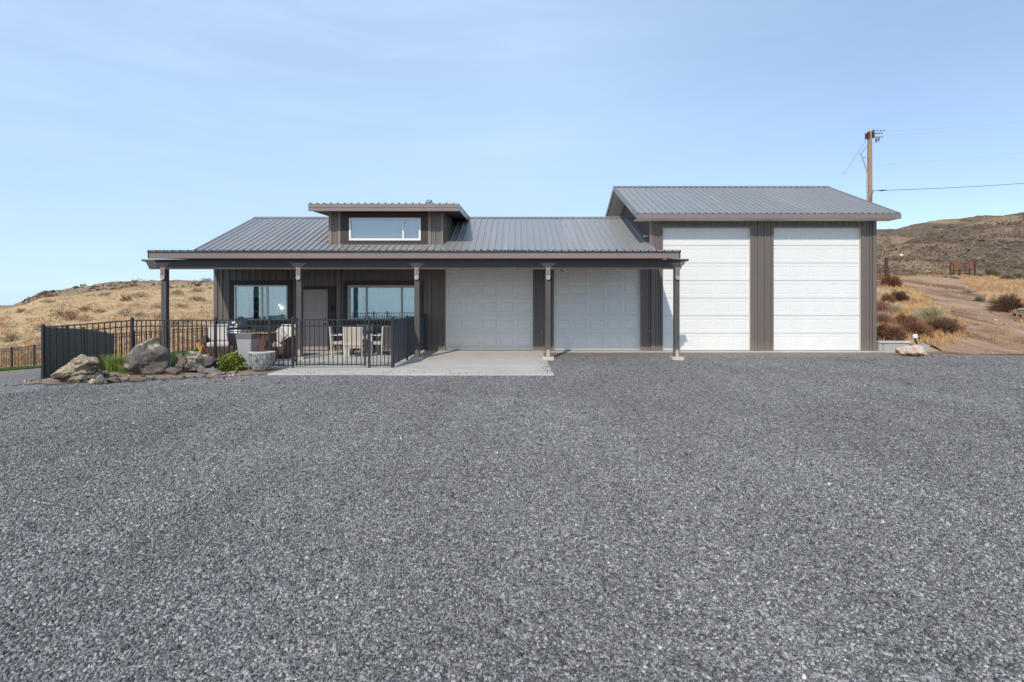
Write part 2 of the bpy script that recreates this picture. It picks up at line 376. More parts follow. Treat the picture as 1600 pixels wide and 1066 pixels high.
def mesh_screen():
    m, nt, b = mat('dark_mesh_screen')
    out = nt.nodes['Material Output']
    b.inputs['Base Color'].default_value = (.042, .055, .072, 1); b.inputs['Roughness'].default_value = .6
    t = N(nt, 'ShaderNodeBsdfTransparent')
    mx = nt.nodes.new('ShaderNodeMixShader'); mx.inputs[0].default_value = .78
    L(nt, t.outputs[0], mx.inputs[1]); L(nt, b.outputs[0], mx.inputs[2]); L(nt, mx.outputs[0], out.inputs[0]); return m
M['screen'] = mesh_screen()
def emit(name, c, s):
    m, nt, b = mat(name); b.inputs['Emission Color'].default_value = rgba(c); b.inputs['Emission Strength'].default_value = s; return m
M['bulb'] = emit('lit_bulb', (1, .85, .6), 1.6)

# ------------------------------------------------------------------ mesh builder
def tag(o, label=None, cat=None, group=None, kind=None):
    if label: o['label'] = label
    if cat: o['category'] = cat
    if group: o['group'] = group
    if kind: o['kind'] = kind
    return o
def thing(name, label, cat, loc=(0, 0, 0), group=None, kind=None):
    o = bpy.data.objects.new(name, None); COL.objects.link(o); o.location = loc
    o.empty_display_size = .2
    return tag(o, label, cat, group, kind)
def worldloc(o):
    v = Vector((0, 0, 0))
    while o is not None: v += o.location; o = o.parent
    return v
class MB:
    def __init__(s): s.v = []; s.f = []
    def add(s, vs, fs):
        n = len(s.v); s.v += [tuple(p) for p in vs]; s.f += [tuple(i+n for i in f) for f in fs]; return s
    def box(s, x0, x1, y0, y1, z0, z1):
        if x0 > x1: x0, x1 = x1, x0
        if y0 > y1: y0, y1 = y1, y0
        if z0 > z1: z0, z1 = z1, z0
        return s.add([(x0,y0,z0),(x1,y0,z0),(x1,y1,z0),(x0,y1,z0),(x0,y0,z1),(x1,y0,z1),(x1,y1,z1),(x0,y1,z1)],
              [(0,3,2,1),(4,5,6,7),(0,1,5,4),(1,2,6,5),(2,3,7,6),(3,0,4,7)])
    def obox(s, c, size, rot=(0, 0, 0)):
        from mathutils import Euler
        m = Euler(rot).to_matrix(); c = Vector(c)
        vs = [c+m@Vector((a*size[0]/2, b*size[1]/2, d*size[2]/2)) for d in (-1, 1) for a, b in ((-1,-1),(1,-1),(1,1),(-1,1))]
        return s.add(vs, [(0,3,2,1),(4,5,6,7),(0,1,5,4),(1,2,6,5),(2,3,7,6),(3,0,4,7)])
    def bar(s, a, b, w, d=None, up=(0, 0, 1)):
        a = Vector(a); b = Vector(b); d = d or w; t = (b-a).normalized(); u = Vector(up)
        if abs(t.dot(u)) > .98: u = Vector((0, 1, 0))
        x = t.cross(u).normalized(); y = x.cross(t).normalized()
        vs = [p+x*(i*w/2)+y*(j*d/2) for p in (a, b) for i, j in ((-1,-1),(1,-1),(1,1),(-1,1))]
        return s.add(vs, [(0,3,2,1),(4,5,6,7),(0,1,5,4),(1,2,6,5),(2,3,7,6),(3,0,4,7)])
    def tube(s, pts, r, n=8, cap=True):
        pts = [Vector(p) for p in pts]; rs = r if hasattr(r, '__len__') else [r]*len(pts)
        rings = []
        for i, p in enumerate(pts):
            t = (pts[min(i+1, len(pts)-1)]-pts[max(i-1, 0)]).normalized()
            u = Vector((0, 0, 1)) if abs(t.z) < .9 else Vector((1, 0, 0))
            x = t.cross(u).normalized(); y = x.cross(t)
            rings.append([p+(x*math.cos(k*2*math.pi/n)+y*math.sin(k*2*math.pi/n))*rs[i] for k in range(n)])
        vs = [v for rr in rings for v in rr]; fs = []
        for i in range(len(pts)-1):
            for k in range(n):
                k2 = (k+1) % n; fs.append((i*n+k, i*n+k2, (i+1)*n+k2, (i+1)*n+k))
        if cap: fs.append(tuple(range(n))[::-1]); fs.append(tuple((len(pts)-1)*n+k for k in range(n)))
        return s.add(vs, fs)
    def lathe(s, prof_, c, n=24, squash=1):
        vs = [(c[0]+r*math.cos(k*2*math.pi/n), c[1]+squash*r*math.sin(k*2*math.pi/n), c[2]+z) for r, z in prof_ for k in range(n)]
        fs = []
        for i in range(len(prof_)-1):
            for k in range(n):
                k2 = (k+1) % n; fs.append((i*n+k, i*n+k2, (i+1)*n+k2, (i+1)*n+k))
        fs.append(tuple(range(n))[::-1]); fs.append(tuple((len(prof_)-1)*n+k for k in range(n)))
        return s.add(vs, fs)
    def prism(s, poly, a0, a1, axis='y'):
        """2-D outline extruded along an axis (y: outline in x,z; x: outline in y,z; z: outline in x,y)"""
        def P(p, a): return (p[0], a, p[1]) if axis == 'y' else (a, p[0], p[1]) if axis == 'x' else (p[0], p[1], a)
        n = len(poly); vs = [P(p, a0) for p in poly]+[P(p, a1) for p in poly]
        fs = [tuple(range(n)), tuple(range(2*n-1, n-1, -1))]+[(i, i+n, (i+1) % n+n, (i+1) % n) for i in range(n)]
        return s.add(vs, fs)
    def build(s, name, m, parent=None, smooth=False, bevel=0, recalc=True, local=False, label=None):
        me = bpy.data.meshes.new(name)
        off = Vector((0, 0, 0)) if (parent is None or local) else worldloc(parent)
        me.from_pydata([(p[0]-off.x, p[1]-off.y, p[2]-off.z) for p in s.v], [], s.f)
        if recalc:
            import bmesh
            bm = bmesh.new(); bm.from_mesh(me); bmesh.ops.recalc_face_normals(bm, faces=bm.faces); bm.to_mesh(me); bm.free()
        if smooth:
            for p in me.polygons: p.use_smooth = True
        me.materials.append(M[m] if isinstance(m, str) else m)
        o = bpy.data.objects.new(name, me); COL.objects.link(o)
        if parent is not None: o.parent = parent
        if bevel:
            b = o.modifiers.new('bevel', 'BEVEL'); b.width = bevel; b.segments = 2; b.limit_method = 'ANGLE'
        if label: o['label'] = label
        return o
def origin_to(o, p):
    """moves a top-level mesh's origin to its base point"""
    p = Vector(p)
    o.data.transform(Matrix.Translation(-p)); o.location = p; return o
def copy_tree(o, parent=None):
    c = o.copy(); COL.objects.link(c)
    if parent is not None: c.parent = parent
    for ch in list(o.children): copy_tree(ch, c)
    return c
def np_mesh(name, V, Fc, m, parent=None, kind=None, label=None, cat=None, smooth=False):
    k = Fc.shape[1]; me = bpy.data.meshes.new(name)
    me.vertices.add(len(V)); me.vertices.foreach_set('co', V.astype(np.float32).ravel())
    me.loops.add(Fc.size); me.loops.foreach_set('vertex_index', Fc.astype(np.int32).ravel())
    me.polygons.add(len(Fc)); me.polygons.foreach_set('loop_start', np.arange(0, Fc.size, k, dtype=np.int32))
    me.update(calc_edges=True); me.validate()
    me.materials.append(M[m]); o = bpy.data.objects.new(name, me); COL.objects.link(o)
    if parent is not None: o.parent = parent
    return tag(o, label, cat, None, kind)

# ------------------------------------------------------------------ ground
def axis(inner0, inner1, step, lo, hi, near):
    def out(v, end, sgn):
        r = []; st = step
        while (v-end)*sgn < 0:
            st = min(st*1.03, 1.5) if abs(v) < near else st*1.16
            v += sgn*st; r.append(v)
        return r
    return out(inner0, lo, -1)[::-1]+list(np.arange(inner0, inner1+.001, step))+out(inner1, hi, 1)
xs = axis(-36, 38.25, .75, -1800, 1500, 175); ys = axis(8, 60.5, .75, -500, 6000, 178)
ys = [y for y in ys if not (y < 8 and abs(y) > 20 and int(y*2) % 3)]
V = np.array([(x, y, h(x, y)) for y in ys for x in xs]); nx = len(xs); ny = len(ys)
I = np.arange(nx*ny).reshape(ny, nx)
Fq = np.stack([I[:-1, :-1], I[:-1, 1:], I[1:, 1:], I[1:, :-1]], -1).reshape(-1, 4)
g = np_mesh('ground', V, Fq, 'terrain', kind='structure', smooth=True)
for p in g.data.polygons: p.use_smooth = True
tag(g, 'rolling dry golden grassland with a brown rocky hillside')

def sheet(name, poly, dz, m, res=1.5, jit=.12, label=None, kind='structure', sub=.3, grow=None):
    pts = []
    for (a, b) in zip(poly, poly[1:]+poly[:1]):
        a = Vector(a); b = Vector(b); d = (b-a).length; n = max(1, int(d/sub)) if d < 40 else max(1, int(d/2))
        for i in range(n):
            p = a.lerp(b, i/n)
            j = noise.noise_vector(Vector((p.x*1.3, p.y*1.3, 0)))*jit + noise.noise_vector(Vector((p.x*5, p.y*5, 4)))*jit*.5
            pts.append(Vector((p.x+j.x, p.y+j.y)))
    nb = len(pts)
    x0 = min(p.x for p in pts); x1 = max(p.x for p in pts); y0 = min(p.y for p in pts); y1 = max(p.y for p in pts)
    inner = []
    y = y0+res/2
    while y < y1:
        x = x0+res/2
        while x < x1: inner.append(Vector((x, y))); x += res
        y += res
    vs, es, fs, *_ = delaunay_2d_cdt(pts+inner, [], [list(range(nb))], 1, 1e-5)
    mb = MB(); mb.v = [(v.x, v.y, h(v.x, v.y)+dz) for v in vs]; mb.f = [tuple(f) for f in fs]
    o = mb.build(name, m, recalc=False)
    for p in o.data.polygons: p.use_smooth = True
    # make it face up
    if o.data.polygons and sum(p.normal.z for p in o.data.polygons) < 0: o.data.flip_normals()
    return tag(o, label, None, None, kind)

sheet('gravel_yard', [(-70, -70), (70, -70), (70, 15.3), (34, 15.9), (22, 16.2), (16, 16.5), (13.9, 17.05), (12.5, 17.45), (12.4, 17.8), (-5.6, 17.8), (-5.75, 12.0), (-6.6, 11.75), (-7.6, 11.5), (-8.6, 11.2), (-9.6, 10.75), (-10.6, 11.0), (-11.2, 11.8), (-12.6, 14.0), (-15.2, 18), (-18.6, 22.8), (-22, 23.8), (-27, 24.6), (-40, 26), (-70, 27)],
      .02, 'gravel', 1.6, .14, 'grey crushed gravel yard in front of the building')
sheet('garden_bed', [(-5.7, 12.0), (-5.8, 13.3), (-9.6, 13.5), (-11.3, 12.4), (-11.2, 11.4), (-10.5, 10.7), (-9.5, 10.45), (-8.5, 10.95), (-7.5, 11.3), (-6.6, 11.55)], .032, 'soil', .5, .12, 'tan soil bed edged with rocks')
lawn_poly = [(-8.3, 13.1), (-8.35, 17.8), (-10.5, 17.9), (-10.4, 30.8), (-16.7, 29.8), (-17.6, 28.6), (-18.2, 26), (-18.8, 24.0), (-24, 25.6), (-27.5, 27), (-34, 29), (-34, 28), (-27, 25.3), (-21, 24.0), (-18.3, 23.0), (-15.2, 18.2), (-12.4, 14.2), (-11.2, 12.6), (-10.2, 13.0)]
sheet('lawn', lawn_poly, .04, 'lawn', .6, .08, 'strip of green lawn inside the black fence')
def gp(px, py): p = ground_at(px, py); return (p.x, p.y)
dp = [gp(1610, 556), gp(1560, 555.5), gp(1500, 554.5), gp(1452, 553), gp(1475, 541), gp(1506, 528), gp(1512, 512), gp(1488, 494), gp(1462, 472), gp(1436, 456), gp(1412, 446), gp(1400, 438), gp(1436, 434.5), gp(1495, 433), gp(1512, 446), gp(1530, 462), gp(1556, 480), gp(1590, 497), gp(1640, 512), gp(1760, 530), gp(1700, 545)]
sheet('dirt_road', dp, .03, 'dirt', .6, .45, 'bare brown dirt track climbing the slope')

# ------------------------------------------------------------------ concrete
mb = MB()
mb.box(-8.35, .92, 14.50, FAC-.001, -.15, .045)
mb.build('patio_slab', 'concrete', bevel=.008); tag(bpy.data.objects['patio_slab'], 'pale concrete slab under the porch', kind='structure')
mb = MB()
mb.box(-5.75, -3.02, 11.86, 14.49, -.15, .045); mb.box(-8.35, -5.758, 12.95, 14.49, -.15, .045)
mb.box(-3.012, .90, 11.80, 14.49, -.15, .044)
o = mb.build('concrete_pad', 'concrete', bevel=.008); tag(o, 'pale concrete driveway pad in front of the porch', kind='structure')
mb = MB(); mb.box(.93, 12.6, 17.42, FAC+.1, -.15, .03)
o = mb.build('concrete_apron', 'concrete', bevel=.006); tag(o, 'thin concrete apron edge along the garage doors', kind='structure')

# ------------------------------------------------------------------ house
H = thing('house', 'long single-storey dark brown steel building with four white garage doors', 'building', (1, FAC, 0))
XL, XM, XR = -10.47, 4.77, 12.53
E1Y, E1Z, RY, R1Z = 17.26, 3.48, 21.3, 5.26        # main roof eave and ridge
SL = (R1Z-E1Z)/(RY-E1Y)
TEZ, TRZ = 4.72, 6.54                              # tall roof
TSL = (TRZ-TEZ)/(RY-E1Y)
YB = 2*RY-FAC
def ribbed(mb, a, b, zb, zt, out, pitch=.229, rd=.032, phase=0):
    """vertical box-rib steel sheet from a to b (x,y); out = outward unit normal; zb, zt numbers or functions of distance"""
    a = Vector(a); b = Vector(b); Ld = (b-a).length; t = (b-a)/Ld; o = Vector(out)
    zbf = zb if callable(zb) else (lambda d: zb); ztf = zt if callable(zt) else (lambda d: zt)
    st = [(0, 0)]
    d = -phase
    while d < Ld:
        for q, e in ((.0, 0), (.010, rd), (.046, rd), (.056, 0), (.12, 0), (.126, .009), (.142, .009), (.148, 0)):
            if 0 < d+q < Ld: st.append((d+q, e))
        d += pitch
    st.append((Ld, 0))
    n = len(mb.v)
    for d, e in st:
        p = a+t*d+o*e
        mb.v += [(p.x, p.y, zbf(d)), (p.x, p.y, ztf(d))]
    for i in range(len(st)-1):
        mb.f.append((n+2*i, n+2*i+2, n+2*i+3, n+2*i+1))
FR = (0, -1)
W1 = (-9.78, -7.93, 1.10, 2.32); W2 = (-5.83, -3.36, 1.10, 2.32); DO = (-7.39, -6.53, .045, 2.17)
G1 = (-2.43, .62, .045, 3.09); G2 = (1.35, 4.37, .03, 3.09); G3 = (5.14, 8.19, .03, 4.33); G4 = (8.99, 12.04, .03, 4.33)
# front wall of the long part
mb = MB(); top = 3.30
segs = [(XL, W1[0], 0, top), (W1[0], W1[1], 0, W1[2]), (W1[0], W1[1], W1[3], top), (W1[1], DO[0], 0, top), (DO[0], DO[1], DO[3], top), (DO[1], W2[0], 0, top),
        (W2[0], W2[1], 0, W2[2]), (W2[0], W2[1], W2[3], top), (W2[1], G1[0], 0, top), (G1[0], G1[1], G1[3], top), (G1[1], G2[0], 0, top), (G2[0], G2[1], G2[3], top), (G2[1], XM-.002, 0, top)]
for x0, x1, z0, z1 in segs: ribbed(mb, (x0, FAC), (x1, FAC), z0, z1, FR, phase=(x0-XL) % .229)
mt = lambda y: E1Z+SL*((y if y < RY else 2*RY-y)-E1Y)-.12
ribbed(mb, (XL, FAC), (XL, YB), 0, lambda d: mt(FAC+d), (-1, 0))
ribbed(mb, (XL, YB), (XM, YB), 0, 3.6, (0, 1))
mb.build('long_wall', 'siding', H, recalc=False)
# tall part
mb = MB(); top = 4.62
for x0, x1, z0, z1 in [(XM, G3[0], 0, top), (G3[0], G3[1], G3[3], top), (G3[1], G4[0], 0, top), (G4[0], G4[1], G4[3], top), (G4[1], XR, 0, top)]:
    ribbed(mb, (x0, FAC-.03), (x1, FAC-.03), z0, z1, FR, phase=(x0-XM) % .229)
tt = lambda y: TEZ+TSL*((y if y < RY else 2*RY-y)-E1Y)-.12
ribbed(mb, (XM, FAC-.03), (XM, YB), 0, lambda d: tt(FAC-.03+d), (-1, 0))
ribbed(mb, (XR, FAC-.03), (XR, YB), 0, lambda d: tt(FAC-.03+d), (1, 0))
ribbed(mb, (XM, YB), (XR, YB), 0, 4.6, (0, 1))
mb.build('tall_wall', 'siding', H, recalc=False)
# corner and jamb trims
def vtrim(x0, x1, z0, z1, y=FAC, p=.034, name='corner_trim'):
    MB().box(x0, x1, y-p, y+.02, z0, z1).build(name, 'siding', H, bevel=.004)
def vbox(*a): MB().box(*a).build('corner_trim', 'siding', H, bevel=.004)
vtrim(XL-.035, XL+.09, 0, 3.25); vbox(XL-.034, XL+.01, FAC+.021, FAC+.12, 0, 3.25)
vtrim(XM-.04, XM+.075, 0, 4.60, FAC-.03, .036); vbox(XM-.04, XM, FAC-.008, FAC+.09, 3.6, 4.6)
vtrim(XR-.10, XR+.035, 0, 4.60, FAC-.03, .036); vbox(XR, XR+.035, FAC-.008, FAC+.09, 0, 4.6)
for g_ in (G3, G4):
    vtrim(g_[0]-.07, g_[0], 0, g_[3]+.06, FAC-.03, .03); vtrim(g_[1], g_[1]+.07, 0, g_[3]+.06, FAC-.03, .03); vtrim(g_[0]+.001, g_[1]-.001, g_[3], g_[3]+.06, FAC-.03, .029)
for g_ in (G1, G2):
    vtrim(g_[0]-.07, g_[0], .03, g_[3]+.06, FAC, .03); vtrim(g_[1], g_[1]+.07, .03, g_[3]+.06, FAC, .03); vtrim(g_[0]+.001, g_[1]-.001, g_[3], g_[3]+.06, FAC, .029)
vbox(-6.22, -6.08, FAC-.055, FAC-.035, .045, 2.95)
vbox(-3.02, -2.93, FAC-.04, FAC-.0, .045, 2.95)
# header siding shade board under tall eave is the wall itself; jamb returns
mb = MB()
for g_, yy in ((G1, FAC), (G2, FAC), (G3, FAC-.03), (G4, FAC-.03)):
    mb.box(g_[0]-.012, g_[0]-.002, yy, yy+.16, g_[2], g_[3]); mb.box(g_[1]+.002, g_[1]+.012, yy, yy+.16, g_[2], g_[3]); mb.box(g_[0]-.01, g_[1]+.01, yy, yy+.16, g_[3]+.002, g_[3]+.012)
mb.build('door_jamb', 'soffit', H)

def garage_door(g_, y, rows, dp_=.0065):
    x0, x1, z0, z1 = g_; cols = 5; cw = (x1-x0)/cols; rh = (z1-z0)/rows
    mb = MB(); yb = y+.10
    for r in range(rows):
        a0 = z0+r*rh+.007; a1 = z0+(r+1)*rh-.007
        for c in range(cols):
            b0 = x0+c*cw; b1 = b0+cw
            def ring(m_, d): return [(b0+m_[0], yb+d, a0+m_[1]), (b1-m_[0], yb+d, a0+m_[1]), (b1-m_[0], yb+d, a1-m_[1]), (b0+m_[0], yb+d, a1-m_[1])]
            rs = [ring((0, 0), 0), ring((.055, .115), 0), ring((.068, .128), dp_), ring((.084, .144), dp_), ring((.106, .166), .002)]
            vs = [p for q in rs for p in q]; fs = []
            for k in range(len(rs)-1):
                for i in range(4): fs.append((k*4+i, k*4+(i+1) % 4, k*4+4+(i+1) % 4, k*4+4+i))
            b = (len(rs)-1)*4; fs.append((b, b+1, b+2, b+3)); mb.add(vs, fs)
        # tongue between sections
        if r: mb.box(x0, x1, yb+.025, yb+.031, z0+r*rh-.009, z0+r*rh+.009)
    mb.box(x0, x1, yb+.03, yb+.05, z0, z1)
    o = mb.build('garage_door', 'doorwhite', H, recalc=False, label=None)
    s = MB(); s.box(x0, x1, yb-.012, yb+.02, z0-.012, z0+.016); s.build('weather_seal', 'blackmatte', o, local=False)
    return o
garage_door(G1, FAC, 5, .018)['label'] = 'low white raised-panel garage door behind the concrete pad'
garage_door(G2, FAC, 5, .018)['label'] = 'low white raised-panel garage door in the porch shade by the tall bay'
garage_door(G3, FAC-.03, 7)['label'] = 'tall white garage door partly behind the end porch post'
garage_door(G4, FAC-.03, 7)['label'] = 'tall white garage door at the right end'

# roofs: ribbed steel laid on a slope
def roof_panel(mb, x0, x1, y0, z0, y1, z1, pitch=.229, th=.04, rd=.036, close=True):
    st = [(x0, 0)]; d = x0+.03
    while d < x1-.05:
        for q, e in ((0, 0), (.014, rd), (.036, rd), (.05, 0), (.11, 0), (.116, .005), (.128, .005), (.134, 0)):
            if d+q < x1: st.append((d+q, e))
        d += pitch
    st.append((x1, 0))
    n = len(mb.v); L_ = math.hypot(y1-y0, z1-z0); ny_, nz_ = -(z1-z0)/L_, (y1-y0)/L_
    if nz_ < 0: ny_, nz_ = -ny_, -nz_
    for x, e in st:
        for yy, zz in ((y0, z0), (y1, z1)): mb.v.append((x, yy+ny_*e, zz+nz_*e))
    for i in range(len(st)-1): mb.f.append((n+2*i, n+2*i+2, n+2*i+3, n+2*i+1))
    # deck, and black faces painting the shaded gap under the rib ends
    m = len(mb.v)
    if close:
        c_ = MB(); s_ = 1 if y1 > y0 else -1
        for x, e in st: c_.v += [(x, y0+s_*.012, z0-th), (x, y0+s_*.012, z0+nz_*e-.002)]
        for i in range(len(st)-1): c_.f.append((2*i, 2*i+2, 2*i+3, 2*i+1))
        c_.build('eave_gap_shade', 'blackmatte', H, recalc=False)
    mb.add([(x0, y0, z0-th), (x1, y0, z0-th), (x1, y1, z1-th), (x0, y1, z1-th)], [(0, 3, 2, 1)])
MX0 = wx(303, E1Y)
mb = MB(); roof_panel(mb, MX0, XM+.0, E1Y, E1Z, RY, R1Z); roof_panel(mb, MX0, XM, 2*RY-E1Y, E1Z, RY, R1Z)
mr = mb.build('main_roof', 'roofing', H, recalc=False)
mb = MB(); mb.prism([(RY-.14, R1Z-.03), (RY, R1Z+.045), (RY+.14, R1Z-.03), (RY, R1Z+.02)], MX0-.01, XM, 'x')
mb.build('ridge_cap', 'roofing', mr)
PX0, PX1, PEY, PEZ = wx(230, 14.8), wx(1064, 14.8), 14.8, 3.19
mb = MB(); roof_panel(mb, PX0, PX1-.001, PEY-.03, PEZ, FAC-.05, PEZ+.105*(FAC-.02-PEY), th=.03)
# a thin fascia underside
pr = mb.build('porch_roof', 'roofing', H, recalc=False)
mb = MB()
mb.box(PX0+.01, PX1-.01, PEY, PEY+.10, 2.985, 3.165)
mb.add([(PX0+.01, PEY, 2.985), (PX0+.01, FAC-.1, 3.20), (PX0+.01, FAC-.1, 3.40), (PX0+.01, PEY, 3.165), (PX0+.05, PEY, 2.985), (PX0+.05, FAC-.1, 3.20), (PX0+.05, FAC-.1, 3.40), (PX0+.05, PEY, 3.165)],
       [(0,1,2,3),(7,6,5,4),(0,4,5,1),(1,5,6,2),(2,6,7,3),(3,7,4,0)])
mb.add([(PX1-.05, PEY, 2.985), (PX1-.05, FAC-.1, 3.20), (PX1-.05, FAC-.1, 3.40), (PX1-.05, PEY, 3.165), (PX1-.01, PEY, 2.985), (PX1-.01, FAC-.1, 3.20), (PX1-.01, FAC-.1, 3.40), (PX1-.01, PEY, 3.165)],
       [(0,1,2,3),(7,6,5,4),(0,4,5,1),(1,5,6,2),(2,6,7,3),(3,7,4,0)])
mb.build('fascia', 'trim', pr, bevel=.006)
# rafters seen from below
mb = MB()
x = PX0+.3
while x < PX1-.1:
    mb.add([(x-.019, PEY+.11, 2.99), (x+.019, PEY+.11, 2.99), (x+.019, FAC-.05, 3.19), (x-.019, FAC-.05, 3.19), (x-.019, PEY+.11, 3.13), (x+.019, PEY+.11, 3.13), (x+.019, FAC-.05, 3.43), (x-.019, FAC-.05, 3.43)],
           [(0,3,2,1),(4,5,6,7),(0,1,5,4),(1,2,6,5),(2,3,7,6),(3,0,4,7)])
    x += .61
mb.build('rafters', 'beamwood', pr)
# tall roof
TX0, TX1 = wx(995, E1Y), wx(1408, E1Y)
mb = MB(); roof_panel(mb, TX0, TX1, E1Y, TEZ, RY, TRZ); roof_panel(mb, TX0, TX1, 2*RY-E1Y, TEZ, RY, TRZ)
tr = mb.build('tall_roof', 'roofing', H, recalc=False)
mb = MB(); mb.prism([(RY-.14, TRZ-.03), (RY, TRZ+.045), (RY+.14, TRZ-.03), (RY, TRZ+.02)], TX0-.01, TX1+.01, 'x')
mb.build('ridge_cap', 'roofing', tr)
mb = MB(); mb.box(TX0, TX1, E1Y-.015, E1Y+.03, 4.54, TEZ-.012)
def rake(mb, x0, x1, ya, za, yb, zb, dep):
    mb.add([(x0, ya, za-dep), (x1, ya, za-dep), (x1, yb, zb-dep), (x0, yb, zb-dep), (x0, ya, za), (x1, ya, za), (x1, yb, zb), (x0, yb, zb)], [(0,3,2,1),(4,5,6,7),(0,1,5,4),(1,2,6,5),(2,3,7,6),(3,0,4,7)])
for x0, x1 in ((TX0-.012, TX0+.02), (TX1-.02, TX1+.012)):
    rake(mb, x0, x1, E1Y+.031, TEZ+.03, RY, TRZ+.02, .19); rake(mb, x0, x1, 2*RY-E1Y, TEZ+.03, RY+.001, TRZ+.02, .19)
mb.build('fascia', 'trim', tr, bevel=.004)
mb = MB(); mb.box(TX0+.03, TX1-.03, E1Y+.03, FAC-.05, 4.545, 4.56)
for x0, x1 in ((TX0+.02, XM-.02), (XR+.02, TX1-.02)):
    rake(mb, x0, x1, E1Y+.2, TEZ-.02, RY, TRZ-.12, .012); rake(mb, x0, x1, 2*RY-E1Y, TEZ-.07, RY+.001, TRZ-.12, .012)
mb.build('soffit', 'soffit', tr)
mb = MB()   # rake trim of the long roof
rake(mb, MX0-.012, MX0+.02, E1Y, E1Z+.03, RY, R1Z+.02, .17); rake(mb, MX0-.012, MX0+.02, 2*RY-E1Y, E1Z+.03, RY+.001, R1Z+.02, .17)
mb.build('rake_trim', 'trim', mr)
mb = MB(); mb.box(XM-.105, XM-.04, FAC-.10, FAC-.035, 3.62, 4.56); mb.box(XM-.115, XM-.02, FAC-.16, FAC-.05, 3.56, 3.62)
mb.build('downspout', 'trim', H, bevel=.01)
mb = MB(); mb.box(XM-.16, XM-.03, 18.3, 18.42, 4.06, 4.12); mb.build('gable_light', 'vinyl', H, bevel=.01)

# dormer
DX0, DX1 = wx(515.5, FAC), wx(691, FAC)
DF = 17.2; DR0, DR1 = wx(482, DF), wx(717, DF); DZ = wz(318.5, DF)
drz = lambda y: DZ+(R1Z+.02-DZ)*(y-DF)/(RY-DF)
rz = lambda y: E1Z+SL*(y-E1Y)
mb = MB()
dw = (wx(533, FAC), wx(669, FAC), 3.70, 4.86)
ribbed(mb, (DX0, FAC-.01), (dw[0]+.02, FAC-.01), 3.66, 4.95, FR)
m2 = MB(); ribbed(m2, (dw[1]-.02, FAC-.01), (DX1, FAC-.01), 3.66, 4.95, FR); ribbed(m2, (DX1, FAC-.01), (DX1, RY), lambda d: rz(FAC+d)-.02, lambda d: drz(FAC+d)-.05, (1, 0)); m2.build('dormer_side_wall', 'siding', H, recalc=False)
ribbed(mb, (DX0, FAC-.01), (DX0, RY), lambda d: rz(FAC+d)-.02, lambda d: drz(FAC+d)-.05, (-1, 0))
dm = mb.build('dormer', 'siding', H, recalc=False)
mb = MB(); WD = (wx(545.5, FAC-.05), wx(657.5, FAC-.05), wz(376, FAC-.05), wz(340.5, FAC-.05))
mb.box(dw[0], WD[0], FAC-.045, FAC+.02, dw[2], dw[3]); mb.box(WD[1], dw[1], FAC-.045, FAC+.02, dw[2], dw[3])
mb.box(WD[0], WD[1], FAC-.043, FAC+.02, dw[2], WD[2]); mb.box(WD[0], WD[1], FAC-.043, FAC+.02, WD[3], dw[3])
mb.build('window_surround', 'trimwood', dm, bevel=.004)
mb = MB(); mb.box(dw[0]-.01, dw[1]+.01, FAC-.06, FAC-.046, 3.68, 3.735); mb.box(DX0-.05, dw[0]-.02, FAC-.07, FAC-.03, 3.665, 3.70); mb.box(dw[1]+.02, DX1+.06, FAC-.07, FAC-.03, 3.665, 3.70)
for xx in (DX0, DX1): mb.box(xx-.03, xx+.07 if xx == DX0 else xx+.03, FAC-.045, FAC-.02, 3.70, 4.93)
mb.box(dw[0]-.10, dw[0]-.01, FAC-.045, FAC-.02, 3.70, 4.93); mb.box(dw[1]+.01, dw[1]+.10, FAC-.045, FAC-.02, 3.70, 4.93)
mb.build('flashing', 'trim', dm)
mb = MB(); roof_panel(mb, DR0, DR1, DF, DZ, RY, R1Z+.03, th=.03); mb.build('dormer_roof', 'roofing', H, recalc=False)
mb = MB(); mb.box(DR0, DR1, DF-.02, DF+.02, DZ-.25, DZ-.012); mb.box(DR0-.001, DR1+.001, DF-.032, DF-.021, DZ-.13, DZ-.014)
for x0, x1 in ((DR0, DR0+.03), (DR1-.03, DR1)): rake(mb, x0, x1, DF+.021, DZ-.012, RY, R1Z+.0, .2)
mb.build('dormer_fascia', 'trim', H, bevel=.004)
mb = MB(); rake(mb, DR0+.035, DR1-.035, DF+.025, DZ-.19, RY-.2, R1Z-.14, .015); mb.build('dormer_soffit', 'trimwood', H)
# vent on the dormer roof
vz = drz(20.0); vx = wx(670.5, 20.0)
mb = MB(); mb.lathe([(.085, vz-.05), (.085, wz(317, 20)), (.125, wz(317, 20)+.004), (.13, wz(313.6, 20)), (.10, wz(312.8, 20)), (.02, wz(312.4, 20))], (vx, 20.0, 0), 20)
mb.build('roof_vent', 'steel', H, smooth=False)

